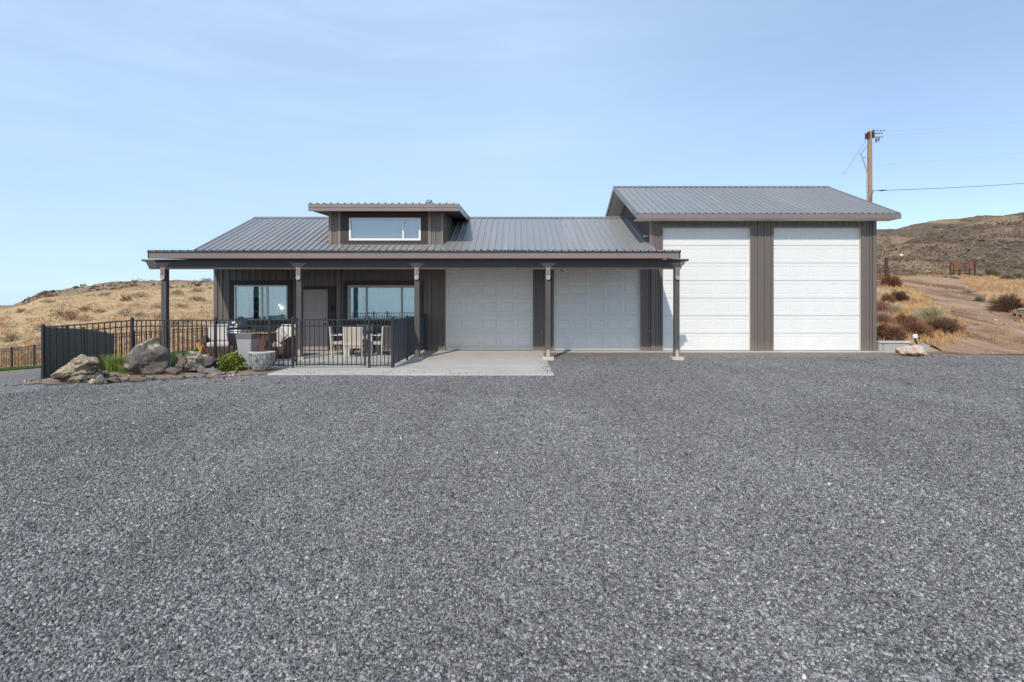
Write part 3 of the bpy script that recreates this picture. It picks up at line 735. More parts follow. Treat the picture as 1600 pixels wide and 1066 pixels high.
# windows
def frame_box(mb, x0, x1, z0, z1, w, y0, y1):
    mb.box(x0, x0+w, y0, y1, z0, z1); mb.box(x1-w, x1, y0, y1, z0, z1); mb.box(x0+w, x1-w, y0, y1, z0, z0+w); mb.box(x0+w, x1-w, y0, y1, z1-w, z1)
def window(W, y, mull, m, lab, grids=(), w=.05, parent=H, glass='glass'):
    x0, x1, z0, z1 = W; mb = MB(); frame_box(mb, x0, x1, z0, z1, w, y-.03, y+.05)
    for q in mull: mb.box(q-.028, q+.028, y-.024, y+.045, z0+w, z1-w)
    f = mb.build('window', m, parent, bevel=.004, label=lab)
    ed = [x0+w]+[q for q in mull]+[x1-w]
    for i in range(len(ed)-1):
        a = ed[i]+(.028 if i else 0); b = ed[i+1]-(.028 if i < len(ed)-2 else 0)
        p = MB(); p.box(a-.01, b+.01, y+.012, y+.018, z0+w-.01, z1-w+.01); p.build('pane', glass, f)
    if grids:
        for (gx0, gx1, nxg, nzg) in grids:
            p = MB()
            for k in range(1, nxg): q = gx0+(gx1-gx0)*k/nxg; p.box(q-.008, q+.008, y+.022, y+.03, z0+w, z1-w)
            for k in range(1, nzg): q = z0+(z1-z0)*k/nzg; p.box(gx0, gx1, y+.0225, y+.0295, q-.008, q+.008)
            p.build('muntin', 'vinyl', f)
    return f
window(WD, FAC-.04, [wx(630, FAC-.05)], 'vinyl', 'long white-framed dormer window with a narrow right sash', w=.075, parent=dm, glass='glass_upper') if False else None
wd = window(WD, FAC-.04, [wx(630, FAC-.05)], 'vinyl', 'long white-framed dormer window with a narrow right sash', w=.07, parent=H, glass='glass_upper')
w1 = window(W1, FAC-.02, [wx(409.5, FAC), wx(418, FAC)], 'vinyl', 'two-part white-framed window with grilles beside the grill', [(W1[0]+.05, wx(409, FAC)-.03, 3, 4), (wx(418, FAC)+.03, W1[1]-.05, 2, 4)], w=.045)
w2 = window(W2, FAC-.02, [wx(573, FAC), wx(628, FAC)], 'vinyltan', 'wide three-part window behind the patio chairs', [(W2[0]+.05, wx(571, FAC), 2, 4), (wx(630, FAC), W2[1]-.05, 2, 4)], w=.085)
mb = MB()
for W, t in ((W1, .17), (W2, .16)):
    mb.box(W[0]-t, W[0], FAC-.05, FAC+.02, W[2]-t, W[3]+t); mb.box(W[1], W[1]+t, FAC-.05, FAC+.02, W[2]-t, W[3]+t)
    mb.box(W[0], W[1], FAC-.048, FAC+.02, W[3], W[3]+t); mb.box(W[0], W[1], FAC-.048, FAC+.02, W[2]-t, W[2])
mb.box(DO[0]-.12, DO[0], FAC-.05, FAC+.02, .045, DO[3]+.12); mb.box(DO[1], DO[1]+.28, FAC-.05, FAC+.02, .045, DO[3]+.12); mb.box(DO[0], DO[1], FAC-.048, FAC+.02, DO[3], DO[3]+.12)
mb.build('wood_surround', 'trimwood', H, bevel=.004)
# entry door
mb = MB(); x0, x1, z0, z1 = DO; y = FAC-.02
mb.box(x0, x1, y, y+.045, z0, z1)
cw = (x1-x0)
for a, b in ((.10, .46), (.54, .90)):
    xa, xb = x0+a*cw, x0+b*cw
    for (za, zb, arch) in ((.20, .92, 0), (1.04, 1.95, 1)):
        za += z0; zb += z0-.0
        zb2 = [zb, zb]
        fr = .014
        mb.box(xa, xa+fr, y-.007, y, za, zb); mb.box(xb-fr, xb, y-.007, y, za, zb); mb.box(xa+fr, xb-fr, y-.007, y, za, za+fr)
        if not arch: mb.box(xa+fr, xb-fr, y-.007, y, zb-fr, zb)
        else:
            n = 8; rise = .10*(1 if a < .3 else -1)
            for k in range(n):
                t0, t1 = k/n, (k+1)/n
                u = lambda t: zb+ (.10*math.sin((t if a < .3 else 1-t)*math.pi/2)) - .05
                mb.bar((xa+(xb-xa)*t0, y-.003, u(t0)), (xa+(xb-xa)*t1, y-.003, u(t1)), .014, .008, (0, 1, 0))
dr = mb.build('door', 'door', H, bevel=.002)
mb = MB(); 
for zz in (.99, 1.13): mb.lathe([(.0, 0), (.028, .0), (.03, .03), (.0, .05)], (0, 0, 0), 12)
mb = MB()
for py_ in (499.5, 506.5):
    mb = MB(); mb.tube([(wx(508.5, FAC), y-.001, wz(py_, FAC)), (wx(508.5, FAC), y-.03, wz(py_, FAC)), (wx(508.5, FAC), y-.06, wz(py_, FAC))], [.032, .028, .02], 12)
    mb.build('door_knob', 'black', dr)
mb = MB(); mb.box(DO[0], DO[1], FAC-.10, FAC-.02, .045, .065); mb.build('threshold', 'blackmatte', H)
# wall lamp by the door, outlets
mb = MB(); lx = wx(519.5, FAC)
mb.box(lx-.03, lx+.03, FAC-.085, FAC-.05, 1.48, 1.62); mb.lathe([(.035, 0), (.05, .14), (.02, .19)], (lx, FAC-.14, 1.40), 10); mb.box(lx-.01, lx+.01, FAC-.14, FAC-.085, 1.585, 1.605)
mb.build('wall_lamp', 'black', H)
for px_ in (845.5, 1017):
    mb = MB(); q = wx(px_, FAC); yy = FAC; mb.box(q-.055, q+.055, yy-.06, yy-.0, wz(519.5, FAC), wz(516.5, FAC)); mb.build('outlet_cover', 'trim', H, bevel=.004)
# rooms behind the glass
mb = MB()
mb.box(XL+.05, -3.05, 21.6, 21.65, .05, 3.3); mb.box(XL+.04, XL+.05, FAC+.2, 21.6, .05, 3.3); mb.box(-3.05, -3.0, FAC+.2, 21.6, .05, 3.3)
mb.box(XL+.05, -3.0, FAC+.2, 21.6, 3.3, 3.35)
mb.build('room_wall', 'interior', H)
mb = MB(); mb.box(XL+.05, -3.0, FAC+.2, 21.65, .02, .05); mb.build('room_floor', 'interior_floor', H)
def curtain(x0, x1, z0, z1, y, lean=0):
    mb = MB(); n = max(4, int((x1-x0)/.02)); 
    for i in range(n+1):
        t = i/n; x = x0+(x1-x0)*t; yy = y+.010*math.sin(i*.55)
        mb.v += [(x+lean*(t), yy, z0), (x, yy, z1)]
    for i in range(n): mb.f.append((2*i, 2*i+2, 2*i+3, 2*i+1))
    return mb
curtain(W1[0]+.04, W1[0]+.42, W1[2]-.1, W1[3]+.05, FAC+.10).build('curtain', 'curtain', H, smooth=True)
curtain(W1[0]+.42, wx(409, FAC)-.02, 1.9, W1[3]+.05, FAC+.11).build('curtain', 'curtain', H, smooth=True)
curtain(wx(419, FAC), W1[1]-.04, W1[2]-.1, W1[3]+.05, FAC+.13).build('curtain', 'curtain', H, smooth=True)
curtain(W2[0]+.05, wx(563, FAC), W2[2]-.1, W2[3]+.02, FAC+.10, .07).build('curtain', 'curtain', H, smooth=True)
curtain(wx(575, FAC), wx(627, FAC), W2[2]-.1, W2[3]-.06, FAC+.12).build('curtain', 'curtain', H, smooth=True)
curtain(wx(631, FAC), W2[1]-.03, W2[2]-.1, W2[3]+.02, FAC+.12).build('curtain', 'curtain', H, smooth=True)
mb = MB(); mb.box(DX0+.1, DX1-.1, FAC+.09, FAC+.10, 3.6, 4.9); mb.build('roller_blind', 'interior', H)
for (a, b, r_) in ((436.5, 476.5, .05), (440.0, 481, .085)):
    Yb = FAC+.07; mb = MB(); rr = r_*.75
    mb.lathe([(rr*math.sin(t), -rr*math.cos(t)) for t in [k*math.pi/8 for k in range(9)]], (wx(a, Yb), Yb, wz(b, Yb)), 14)
    o = mb.build('pendant_lamp', 'bulb', None, smooth=True); p = (wx(a, Yb), Yb, wz(b, Yb)-rr); origin_to(o, p)
    tag(o, 'small round glowing pendant lamp inside the grilled window, the %s of two' % ('upper' if r_ < .06 else 'lower'), 'lamp', 'lit pendant lamps behind the window')

# porch beam and posts
PY = 15.18; bz0, bz1 = 2.69, 2.98
def corbel(x_end, dirn, top=bz1, bot=bz0, L1=.30):
    """end of a beam cut in a scallop; returns x,z outline from the end inward"""
    pts = [(x_end, top), (x_end, top-.05), (x_end-dirn*.05, top-.06)]
    for k in range(1, 7):
        t = k/6*math.pi/2; pts.append((x_end-dirn*(.05+.12*math.sin(t)*1.0), top-.06-.12*(1-math.cos(t))))
    pts += [(x_end-dirn*.19, top-.19), (x_end-dirn*.22, bot+.03), (x_end-dirn*.24, bot)]
    return pts
bx0, bx1 = wx(221.5, PY-.09), wx(1075.5, PY-.09)
lft = corbel(bx0, -1); rgt = corbel(bx1, 1)
outline = lft+rgt[::-1]
mb = MB(); mb.prism(outline, PY-.105, PY-.066); mb.prism([(x, max(z, bz0+.09)) for x, z in outline], PY+.066, PY+.105)
bm_ = mb.build('porch_beam', 'beamwood', H)
mb = MB(); mb.box(bx1-.62, bx1+.01, PY-.12, PY+.12, bz1-.028, bz1+.012); mb.build('beam_cap', 'beamwood', H)
PXS = [-10.38, -6.39, -2.905, .97, 4.78]
for i, px_ in enumerate(PXS):
    root = H
    mb = MB(); mb.box(px_-.0765, px_+.0765, PY-.065, PY+.0765, .10 if i else -.1, bz0+.25); po = mb.build('post', 'timber', H, bevel=.008)
    # steel tee bracket at the top
    mb = MB(); y = PY-.105
    t = bz0+.16
    mb.prism([(px_-.25, t+.03), (px_+.25, t+.03), (px_+.20, t-.01), (px_+.14, t-.06), (px_+.10, t-.085), (px_+.065, t-.10), (px_+.065, 2.44), (px_-.065, 2.44), (px_-.065, t-.10), (px_-.10, t-.085), (px_-.14, t-.06), (px_-.20, t-.01)], y-.012, y-.001)
    br = mb.build('tee_bracket', 'bracket', po)
    mb = MB(); mb.box(px_-.065, px_+.065, PY-.1045, PY-.0665, 2.44, bz0-.002); mb.build('bracket_backing', 'timber', po)
    mb = MB(); n = 16
    mb.prism([(px_+.062*math.cos(k*2*math.pi/n), 2.44+.062*math.sin(k*2*math.pi/n)) for k in range(n)], y-.020, y-.0125); mb.build('bracket_plate', 'galv', po)
    for (a, b) in ((-.17, t+.005), (.17, t+.005), (-.08, t-.02), (.08, t-.02), (0, t-.07), (0, t-.2), (0, 2.44), (0, 2.56)):
        mb = MB(); mb.prism([(px_+a+.013*math.cos(k*math.pi/3), b+.013*math.sin(k*math.pi/3)) for k in range(6)], y-.030, y-.0125)
        mb.build('bolt', 'blackmatte', po)
    mb = MB(); w = .052
    mb.prism([(px_-w, .10), (px_+w, .10), (px_+w, .27)]+[(px_+w*math.cos(k*math.pi/8), .27+w*math.sin(k*math.pi/8)) for k in range(1, 8)]+[(px_-w, .27)], PY-.078, PY-.067)
    mb.build('base_bracket', 'basewood', po)
    mb = MB(); mb.box(px_-.17, px_+.17, PY-.19, PY+.17, -.05, .105 if i else -.02); mb.build('footing', 'footing', H, bevel=.012)
mb = MB(); mb.tube([(wx(876, 15), 15.0, wz(421, 15)), (wx(878, 15), 15.02, wz(423.5, 15)), (wx(880.5, 15), 15.0, wz(424.5, 15))], .018, 6); mb.build('camera_bracket', 'blackmatte', H)

# ------------------------------------------------------------------ fences
def fence_run(name, pts, label, cat='fence', screen=False, gap=.115, ht=1.24, post_w=.055, bottom=.06, group=None, second=.17, posts=None, pr=.009):
    """pts: list of (x, y, base z) where posts stand"""
    T = thing(name, label, cat, pts[0], group)
    pk = MB()
    for (a, b) in zip(pts, pts[1:]):
        a = Vector(a); b = Vector(b); Ld = (b-a).length
        for zz, w in ((ht-.02, .03), (ht-second, .026), (bottom, .026)):
            pk.bar(a+Vector((0, 0, zz)), b+Vector((0, 0, zz)), .026, w)
        n = max(1, round(Ld/gap)); t = (b-a).normalized()
        for i in range(1, n):
            p = a.lerp(b, i/n); pk.box(p.x-pr, p.x+pr, p.y-pr, p.y+pr, p.z+bottom-.02, p.z+ht-.03)
    pk.build('picket_panel', 'black', T)
    for i, p in enumerate(pts):
        if posts and i not in posts: continue
        m_ = MB(); w = post_w/2; m_.box(p[0]-w, p[0]+w, p[1]-w, p[1]+w, p[2]-.15, p[2]+ht+.03)
        m_.add([(p[0]-w*1.15, p[1]-w*1.15, p[2]+ht+.03), (p[0]+w*1.15, p[1]-w*1.15, p[2]+ht+.03), (p[0]+w*1.15, p[1]+w*1.15, p[2]+ht+.03), (p[0]-w*1.15, p[1]+w*1.15, p[2]+ht+.03), (p[0], p[1], p[2]+ht+.07)], [(0, 1, 4), (1, 2, 4), (2, 3, 4), (3, 0, 4), (0, 3, 2, 1)])
        m_.build('post', 'black', T)
    if screen:
        s = MB()
        for (a, b) in zip(pts, pts[1:]):
            a = Vector(a); b = Vector(b); t = (b-a).normalized(); o_ = Vector((t.y, -t.x, 0))*.02
            if screen < 0: o_ = -o_
            z0, z1 = (bottom, ht-.03) 
            s.add([a+o_+Vector((0, 0, z0)), b+o_+Vector((0, 0, z0)), b+o_+Vector((0, 0, z1)), a+o_+Vector((0, 0, z1))], [(0, 1, 2, 3)])
        s.build('mesh_screen', 'screen', T, recalc=False)
    return T
FY = 13.05; zt = lambda px, py, Y: (wx(px, Y), Y, wz(py, Y)-1.24)
c0 = (-10.88, 11.8, wz(510.5, 11.8)-1.24); c1 = (wx(206.5, FY), FY, .03)
fence_run('front_fence', [c0, c1, (wx(336.5, FY), FY, .035), (wx(421, FY), FY, .045), (wx(457.5, FY), FY, .045)], 'black picket fence behind the boulders running to the gate')
LZ = [(512.5, 14.24), (513.5, 16.68), (517, 19.12), (519.3, 21.56), (521.8, 24.0)]
pts = [c0]
for k, (py_, Y) in enumerate(LZ):
    pts.append((-10.88-7.96*(k+1)/5, Y, wz(py_, Y)-1.24))
sf = fence_run('screened_fence', pts[0:1]+pts[1:], 'black fence lined with dark mesh running back past the lichen boulder', screen=1, gap=.13, posts=(1, 2, 3, 4, 5))
bk = [zt(-420, 566, 31), zt(-190, 556, 29), zt(-75, 550, 28), zt(18, 543.5, 26.6), zt(54, 540, 25.8), zt(95, 534.5, 25.2), zt(136, 528.5, 24.6), (pts[-1][0]-.06, pts[-1][1], pts[-1][2])]
fence_run('back_fence', bk, 'black picket fence on the lower ground at the far left', gap=.13, posts=(0, 1, 2, 3, 4, 5, 6))
fence_run('rear_fence', [(pts[-1][0]+.05, pts[-1][1], pts[-1][2]), zt(210, 519, 25), zt(262, 515.6, 26.8), zt(316, 512.3, 28.6), zt(362, 509.5, 30), zt(430, 508, 31)], 'black picket fence across the back of the small lawn', gap=.13, posts=(1, 2, 3, 4, 5))
# gate
gx0, gx1 = wx(462, FY), wx(571.5, FY)
G = thing('gate', 'black picket gate standing closed in front of the patio', 'gate', (gx0, FY, .045))
mb = MB(); z = .045
for zz in (1.22, 1.06, .085): mb.box(gx0+.035, gx1-.035, FY-.014, FY+.014, z+zz-.015, z+zz+.015)
n = 15
for i in range(1, n): q = gx0+(gx1-gx0)*i/n; mb.box(q-.009, q+.009, FY-.009, FY+.009, z+.05, z+1.20)
mb.build('picket_panel', 'black', G)
for q in (gx0+.02, gx1-.02):
    mb = MB(); mb.box(q-.02, q+.02, FY-.02, FY+.02, z+.04, z+1.27); mb.build('stile', 'black', G)
for zz in (.18, 1.0):
    mb = MB(); mb.tube([(gx0-.035, FY-.02, z+zz-.04), (gx0-.035, FY-.02, z+zz+.04)], .018, 10); mb.box(gx0-.07, gx0+.03, FY-.04, FY-.021, z+zz-.018, z+zz+.018); mb.build('hinge', 'black', G)
mb = MB(); mb.box(gx1-.03, gx1+.10, FY-.045, FY-.021, z+.88, z+.96); mb.lathe([(.022, 0), (.022, .06)], (gx1+.03, FY-.05, z+.86), 10); mb.build('latch', 'black', G)
xs_ = wx(613, 13.05)
fence_run('patio_fence', [(wx(577, FY), FY, .045), (xs_, FY, .045)], 'short black fence panel between gate and dark screened side fence', gap=.105)
fence_run('side_fence', [(xs_+.01, FY+.06, .045), (xs_+.02, 14.75, .045), (xs_+.02, 17.70, .045)], 'dark mesh-lined fence closing the right side of the patio', screen=1, gap=.11, bottom=.10)
fence_run_side2 = None

# ------------------------------------------------------------------ patio furniture
def rbox(mb, c, s, rot=(0, 0, 0)): return mb.obox(c, s, rot)
def make_dining():
    t = thing('patio_chair', 'x', 'chair', (0, 0, 0))
    mb = MB()   # faces +y: back at -y
    rbox(mb, (0, -.24, .60), (.50, .05, .66), (R(7), 0, 0)); mb.build('backrest', 'sling', t, local=True, bevel=.02)
    mb = MB(); rbox(mb, (0, .0, .40), (.52, .52, .10)); mb.build('seat', 'sling', t, local=True, bevel=.02)
    for sx in (-1, 1):
        mb = MB(); mb.bar((sx*.26, -.23, 0), (sx*.275, -.29, .93), .035, .035); mb.build('leg', 'frame_white', t, local=True)
        mb = MB(); mb.bar((sx*.26, .25, 0), (sx*.26, .23, .64), .035, .035); mb.build('leg', 'frame_white', t, local=True)
        mb = MB(); mb.bar((sx*.27, -.28, .65), (sx*.265, .26, .65), .05, .03); mb.build('arm', 'frame_white', t, local=True)
    return t
d0 = make_dining()
grp = 'beige chairs round the patio table'
def put(o, px, py, rz, label, Y=None, g=grp, zb=.045):
    Yv = Y or F*(EYE-zb)/(py-HY); o.location = (wx(px, Yv), Yv, zb); o.rotation_euler = (0, 0, rz); o['label'] = label
    if g: o['group'] = g
c_ = [d0, copy_tree(d0), copy_tree(d0), copy_tree(d0)]
put(c_[0], 555, 558, R(2), 'beige patio chair seen from behind in front of the table', 15.75)
put(c_[1], 532, 556, R(-78), 'beige patio chair at the left end of the table, facing right', 16.25)
put(c_[2], 594, 556, R(70), 'beige patio chair at the right end of the table, facing left', 16.2)
put(c_[3], 566, 553, R(180), 'beige patio chair at the wall side of the table, mostly hidden', 17.15)
t = thing('patio_table', 'dark-topped patio table with pale legs between the beige chairs', 'table', (wx(565, 16.4), 16.4, .045))
X0 = wx(565, 16.4)
mb = MB(); mb.box(X0-.48, X0+.48, 15.98, 16.85, .75, .79); mb.build('tabletop', 'blackmatte', t, bevel=.01)
for a in (-.4, .4):
    for b in (16.05, 16.77):
        mb = MB(); mb.box(X0+a-.04, X0+a+.04, b-.04, b+.04, .045, .748); mb.build('leg', 'frame_white', t)

def make_armchair():
    t = thing('wicker_armchair', 'x', 'armchair', (0, 0, 0))
    mb = MB(); rbox(mb, (0, 0, .20), (.72, .70, .26)); mb.build('base', 'wicker', t, local=True, bevel=.03)
    mb = MB(); pts = [(-.36, -.34), (-.30, -.40), (.30, -.40), (.36, -.34)]
    rbox(mb, (0, -.36, .60), (.74, .09, .62), (R(10), 0, 0)); mb.build('backrest', 'wicker', t, local=True, bevel=.04)
    for sx in (-1, 1):
        mb = MB(); mb.prism([(-.32, .1), (-.34, .66), (-.10, .68), (.18, .60), (.32, .48), (.36, .30), (.34, .08)], sx*.37-.05, sx*.37+.05, 'x'); mb.build('arm', 'wicker', t, local=True, bevel=.03)
        mb = MB(); mb.box(sx*.32-.03, sx*.32+.03, .25, .31, 0, .1); mb.build('leg', 'wicker', t, local=True)
        mb = MB(); mb.box(sx*.32-.03, sx*.32+.03, -.33, -.27, 0, .1); mb.build('leg', 'wicker', t, local=True)
    mb = MB(); rbox(mb, (0, .02, .41), (.60, .62, .15)); mb.build('seat_cushion', 'cushion', t, local=True, bevel=.05)
    mb = MB(); rbox(mb, (0, -.27, .74), (.60, .16, .52), (R(12), 0, 0)); mb.build('back_cushion', 'cushion', t, local=True, bevel=.06)
    return t
a0 = make_armchair(); a1 = copy_tree(a0)
put(a1, 342, 556, R(205), 'brown wicker armchair with cream cushions left of the black grill', 15.5, 'wicker armchairs on the patio')
put(a0, 440, 556, R(160), 'brown wicker armchair with cream cushions right of the black grill', 15.5, 'wicker armchairs on the patio')
mb = MB(); q = (wx(437, 15.05), 15.08, .74)
mb.obox((0, 0, 0), (.36, .13, .36), (R(10), R(45), R(-10))); o = mb.build('throw_pillow', 'pillow', None, bevel=.05); o.location = q
tag(o, 'grey patterned throw pillow leaning in the right wicker armchair', 'pillow')

# grill
gxp = wx(376, 14.1); GY = 14.1
t = thing('barbecue_grill', 'black rounded barbecue grill with steel bands and side shelf', 'grill', (gxp, GY, .045))
mb = MB(); mb.lathe([(.12, .45), (.24, .50), (.31, .62), (.335, .78), (.335, .86)], (gxp, GY, .045), 28); mb.build('firebox', 'black', t, smooth=True)
mb = MB(); mb.lathe([(.335, .90), (.33, 1.0), (.29, 1.11), (.20, 1.19), (.09, 1.225), (.075, 1.23), (.07, 1.27), (.04, 1.28)], (gxp, GY, .045), 28); lid = mb.build('lid', 'black', t, smooth=True)
mb = MB(); mb.tube([(gxp-.10, GY-.30, 1.05), (gxp-.10, GY-.36, 1.05), (gxp+.10, GY-.36, 1.05), (gxp+.10, GY-.30, 1.05)], .012, 8); mb.build('lid_handle', 'steel', lid)
mb = MB(); mb.tube([(gxp-.02, GY-.25, 1.14), (gxp-.02, GY-.32, 1.17)], .035, 14); mb.build('thermometer', 'steel', lid)
for zz in (.845, .90):
    mb = MB(); mb.lathe([(.342, 0), (.347, .012), (.347, .028), (.342, .04)], (gxp, GY, .045+zz-.02), 28); mb.build('band', 'steel', t, smooth=False)
mb = MB()
for a, b in ((-.25, -.25), (.25, -.25), (-.25, .25), (.25, .25)): mb.bar((gxp+a, GY+b, .045), (gxp+a*.75, GY+b*.75, .62), .035)
mb.box(gxp-.27, gxp+.27, GY-.27, GY+.27, .14, .17); mb.build('stand', 'blackmatte', t)
mb = MB(); mb.box(gxp+.33, gxp+.92, GY-.2, GY+.22, .86, .885); sh = mb.build('side_shelf', 'shelfwood', t, bevel=.004)
mb = MB()
for a in (.40, .88):
    for b in (-.17, .19): mb.bar((gxp+a, GY+b, .045), (gxp+a, GY+b, .858), .03)
mb.box(gxp+.39, gxp+.89, GY-.15, GY+.17, .66, .859); mb.build('shelf_cabinet', 'wicker', t)

# pots on the patio
def pot(px, Y, zb, r0, r1, hgt, m, label, name='flower_pot'):
    mb = MB(); x = wx(px, Y); mb.lathe([(r0, 0), (r1, hgt*.8), (r1*1.1, hgt*.8), (r1*1.1, hgt), (r1*.9, hgt), (r1*.85, hgt*.9)], (0, 0, 0), 20)
    o = mb.build(name, m, None); o.location = (x, Y, zb); return tag(o, label, 'pot')
t = thing('side_table', 'low dark side table holding clay pots beside the grill', 'table', (wx(418, 14.3), 14.3, .045)); X0 = wx(418, 14.3)
mb = MB(); mb.lathe([(.24, 0), (.24, .03)], (X0, 14.3, .42), 24); mb.build('tabletop', 'wicker', t)
mb = MB(); mb.lathe([(.18, .0), (.05, .03), (.05, .37)], (X0, 14.3, .045), 16); mb.build('pedestal', 'wicker', t)
pot(421, 14.3, .451, .07, .11, .22, 'terracotta', 'rounded terracotta pot on the low side table')
pot(420, 13.6, .045, .10, .14, .30, 'rock_pale', 'pale tan pot behind the carved round planter')
pot(403, 13.7, .045, .11, .15, .34, 'rustyellow', 'orange-yellow pot behind the tapered square planter')

# planters in front of the fence
PYp = 12.62; x0 = wx(380.5, PYp)
t = thing('square_planter', 'tall tapered square concrete planter with a dark rim', 'planter', (x0, PYp+.19, .03))
def taper(mb, cx, cy, z0, z1, w0, w1):
    mb.add([(cx+i*w/2, cy+j*w/2, z) for z, w in ((z0, w0), (z1, w1)) for i, j in ((-1, -1), (1, -1), (1, 1), (-1, 1))], [(0,3,2,1),(4,5,6,7),(0,1,5,4),(1,2,6,5),(2,3,7,6),(3,0,4,7)])
mb = MB(); taper(mb, x0, PYp+.19, .03, .80, .235, .375); mb.build('body', 'planter', t, bevel=.01)
mb = MB(); taper(mb, x0, PYp+.19, .802, .93, .39, .40); rm = mb.build('rim', 'concrete_dark', t, bevel=.006)
mb = MB(); mb.box(x0-.17, x0+.17, PYp+.02, PYp+.36, .9301, .934); mb.build('potting_soil', 'soil', t)
x0 = wx(409, 12.55); PYr = 12.55
t = thing('round_planter', 'round carved grey stone planter filled with pale stones', 'planter', (x0, PYr, .045))
mb = MB(); mb.lathe([(.17, .0), (.21, .03), (.26, .16), (.29, .30), (.30, .41), (.305, .44), (.26, .44), (.255, .40)], (x0, PYr, .045), 36); mb.build('bowl', 'carved', t, smooth=False)
mb = MB(); mb.lathe([(.27, .0), (.308, .004), (.308, .02), (.25, .022)], (x0, PYr, .045+.432), 36); mb.build('rim', 'footing', t)
# rusty cut-out figure standing in the planter: a leafy plate with a slender neck
x1_ = wx(408, PYr); z0 = .46
t = thing('garden_ornament', 'flat rusty steel ornament standing in the round stone planter', 'ornament', (x1_, PYr, z0))
mb = MB(); mb.prism([(x1_-.09, z0), (x1_+.08, z0), (x1_+.085, z0+.14), (x1_+.12, z0+.27), (x1_+.06, z0+.36), (x1_-.03, z0+.335), (x1_-.075, z0+.36), (x1_-.085, z0+.24), (x1_-.06, z0+.14), (x1_-.19, z0+.04), (x1_-.20, z0+.07), (x1_-.14, z0+.145), (x1_-.11, z0+.16), (x1_-.17, z0+.03)][:10], PYr-.008, PYr+.008)
mb.build('cutout_body', 'rustdark', t)
mb = MB(); mb.prism([(x1_-.21, z0+.04), (x1_-.10, z0+.02), (x1_-.06, z0+.15), (x1_-.10, z0+.18)], PYr-.02, PYr-.009); mb.build('cutout_wing', 'rustdark', t)

# ------------------------------------------------------------------ rocks
import bmesh
def boulder(name, loc, size, seed, m, label, cat='boulder', rough=.2, cuts=9, group=None, rot=0, sub=5, sink=.12):
    rnd = random.Random(seed); bm = bmesh.new(); bmesh.ops.create_icosphere(bm, subdivisions=sub, radius=1)
    pl = []
    for k in range(cuts):
        n = Vector((rnd.uniform(-1, 1), rnd.uniform(-1, 1), rnd.uniform(-.6, 1))).normalized(); pl.append((n, rnd.uniform(.62, .88)))
    off = Vector((seed*1.7, seed*.3, 0))
    for v in bm.verts:
        p = v.co.copy()
        w0 = noise.noise_vector(p*1.5+off)*.22
        p += w0
        for n, d in pl:
            e = p.dot(n)-d
            if e > 0: p -= n*e*.97
        d = noise.fractal(p*1.4+off, 1, 2, 5); rg = 1-abs(noise.noise(p*2.3+off*2))*2
        p *= 1+rough*d-.10*max(0, rg-.72)*3+.05*noise.fractal(p*6+off, 1, 2, 4)
        v.co = p
    mn = [min(v.co[i] for v in bm.verts) for i in range(3)]; mx = [max(v.co[i] for v in bm.verts) for i in range(3)]
    for v in bm.verts:
        v.co = Vector(((v.co.x-(mn[0]+mx[0])/2)/(mx[0]-mn[0])*size[0], (v.co.y-(mn[1]+mx[1])/2)/(mx[1]-mn[1])*size[1], (v.co.z-mn[2])/(mx[2]-mn[2])*size[2]*(1+sink)-size[2]*sink))
    me = bpy.data.meshes.new(name); bm.to_mesh(me); bm.free(); me.materials.append(M[m])
    for p in me.polygons: p.use_smooth = True
    o = bpy.data.objects.new(name, me); COL.objects.link(o); o.location = loc; o.rotation_euler[2] = rot
    return tag(o, label, cat, group)
def brock(px0, px1, pyt, pyb, seed, m, label, dep=.8, Y=None, **kw):
    pc = (px0+px1)/2
    if Y is None:
        p = ground_at(pc, pyb); Y = p.y
    s = F/Y; w = (px1-px0)/s; hh = (pyb-pyt)/s; d = w*dep; Yc = Y+d*.35; w *= Yc/Y; hh *= 1.02
    x = wx(pc, Yc); return boulder(kw.pop('name', 'boulder'), (x, Yc, h(x, Yc)+.02), (w, d, hh), seed, m, label, **kw)
brock(88, 154, 558, 601, 8, 'rock_lichen', 'rounded brown boulder thick with yellow lichen by the left fence corner', rough=.13, cuts=2, dep=.95, sink=.3)
brock(203, 270, 531, 589, 12, 'rock_grey', 'largest jagged grey-brown boulder in front of the leftmost porch post', cuts=12)
brock(269, 294, 555, 586, 21, 'rock_brown', 'narrow pointed grey boulder just right of the largest boulder', cuts=12)
brock(284, 337, 551, 585, 33, 'rock_grey', 'low rounded grey boulder spotted with lichen below the old plow', cuts=5, Y=12.15)
brock(262, 283, 576, 589, 41, 'rock_brown', 'small brown rock at the foot of the pointed boulder', name='rock', cat='rock')
eg = 'edging stones of the garden bed'
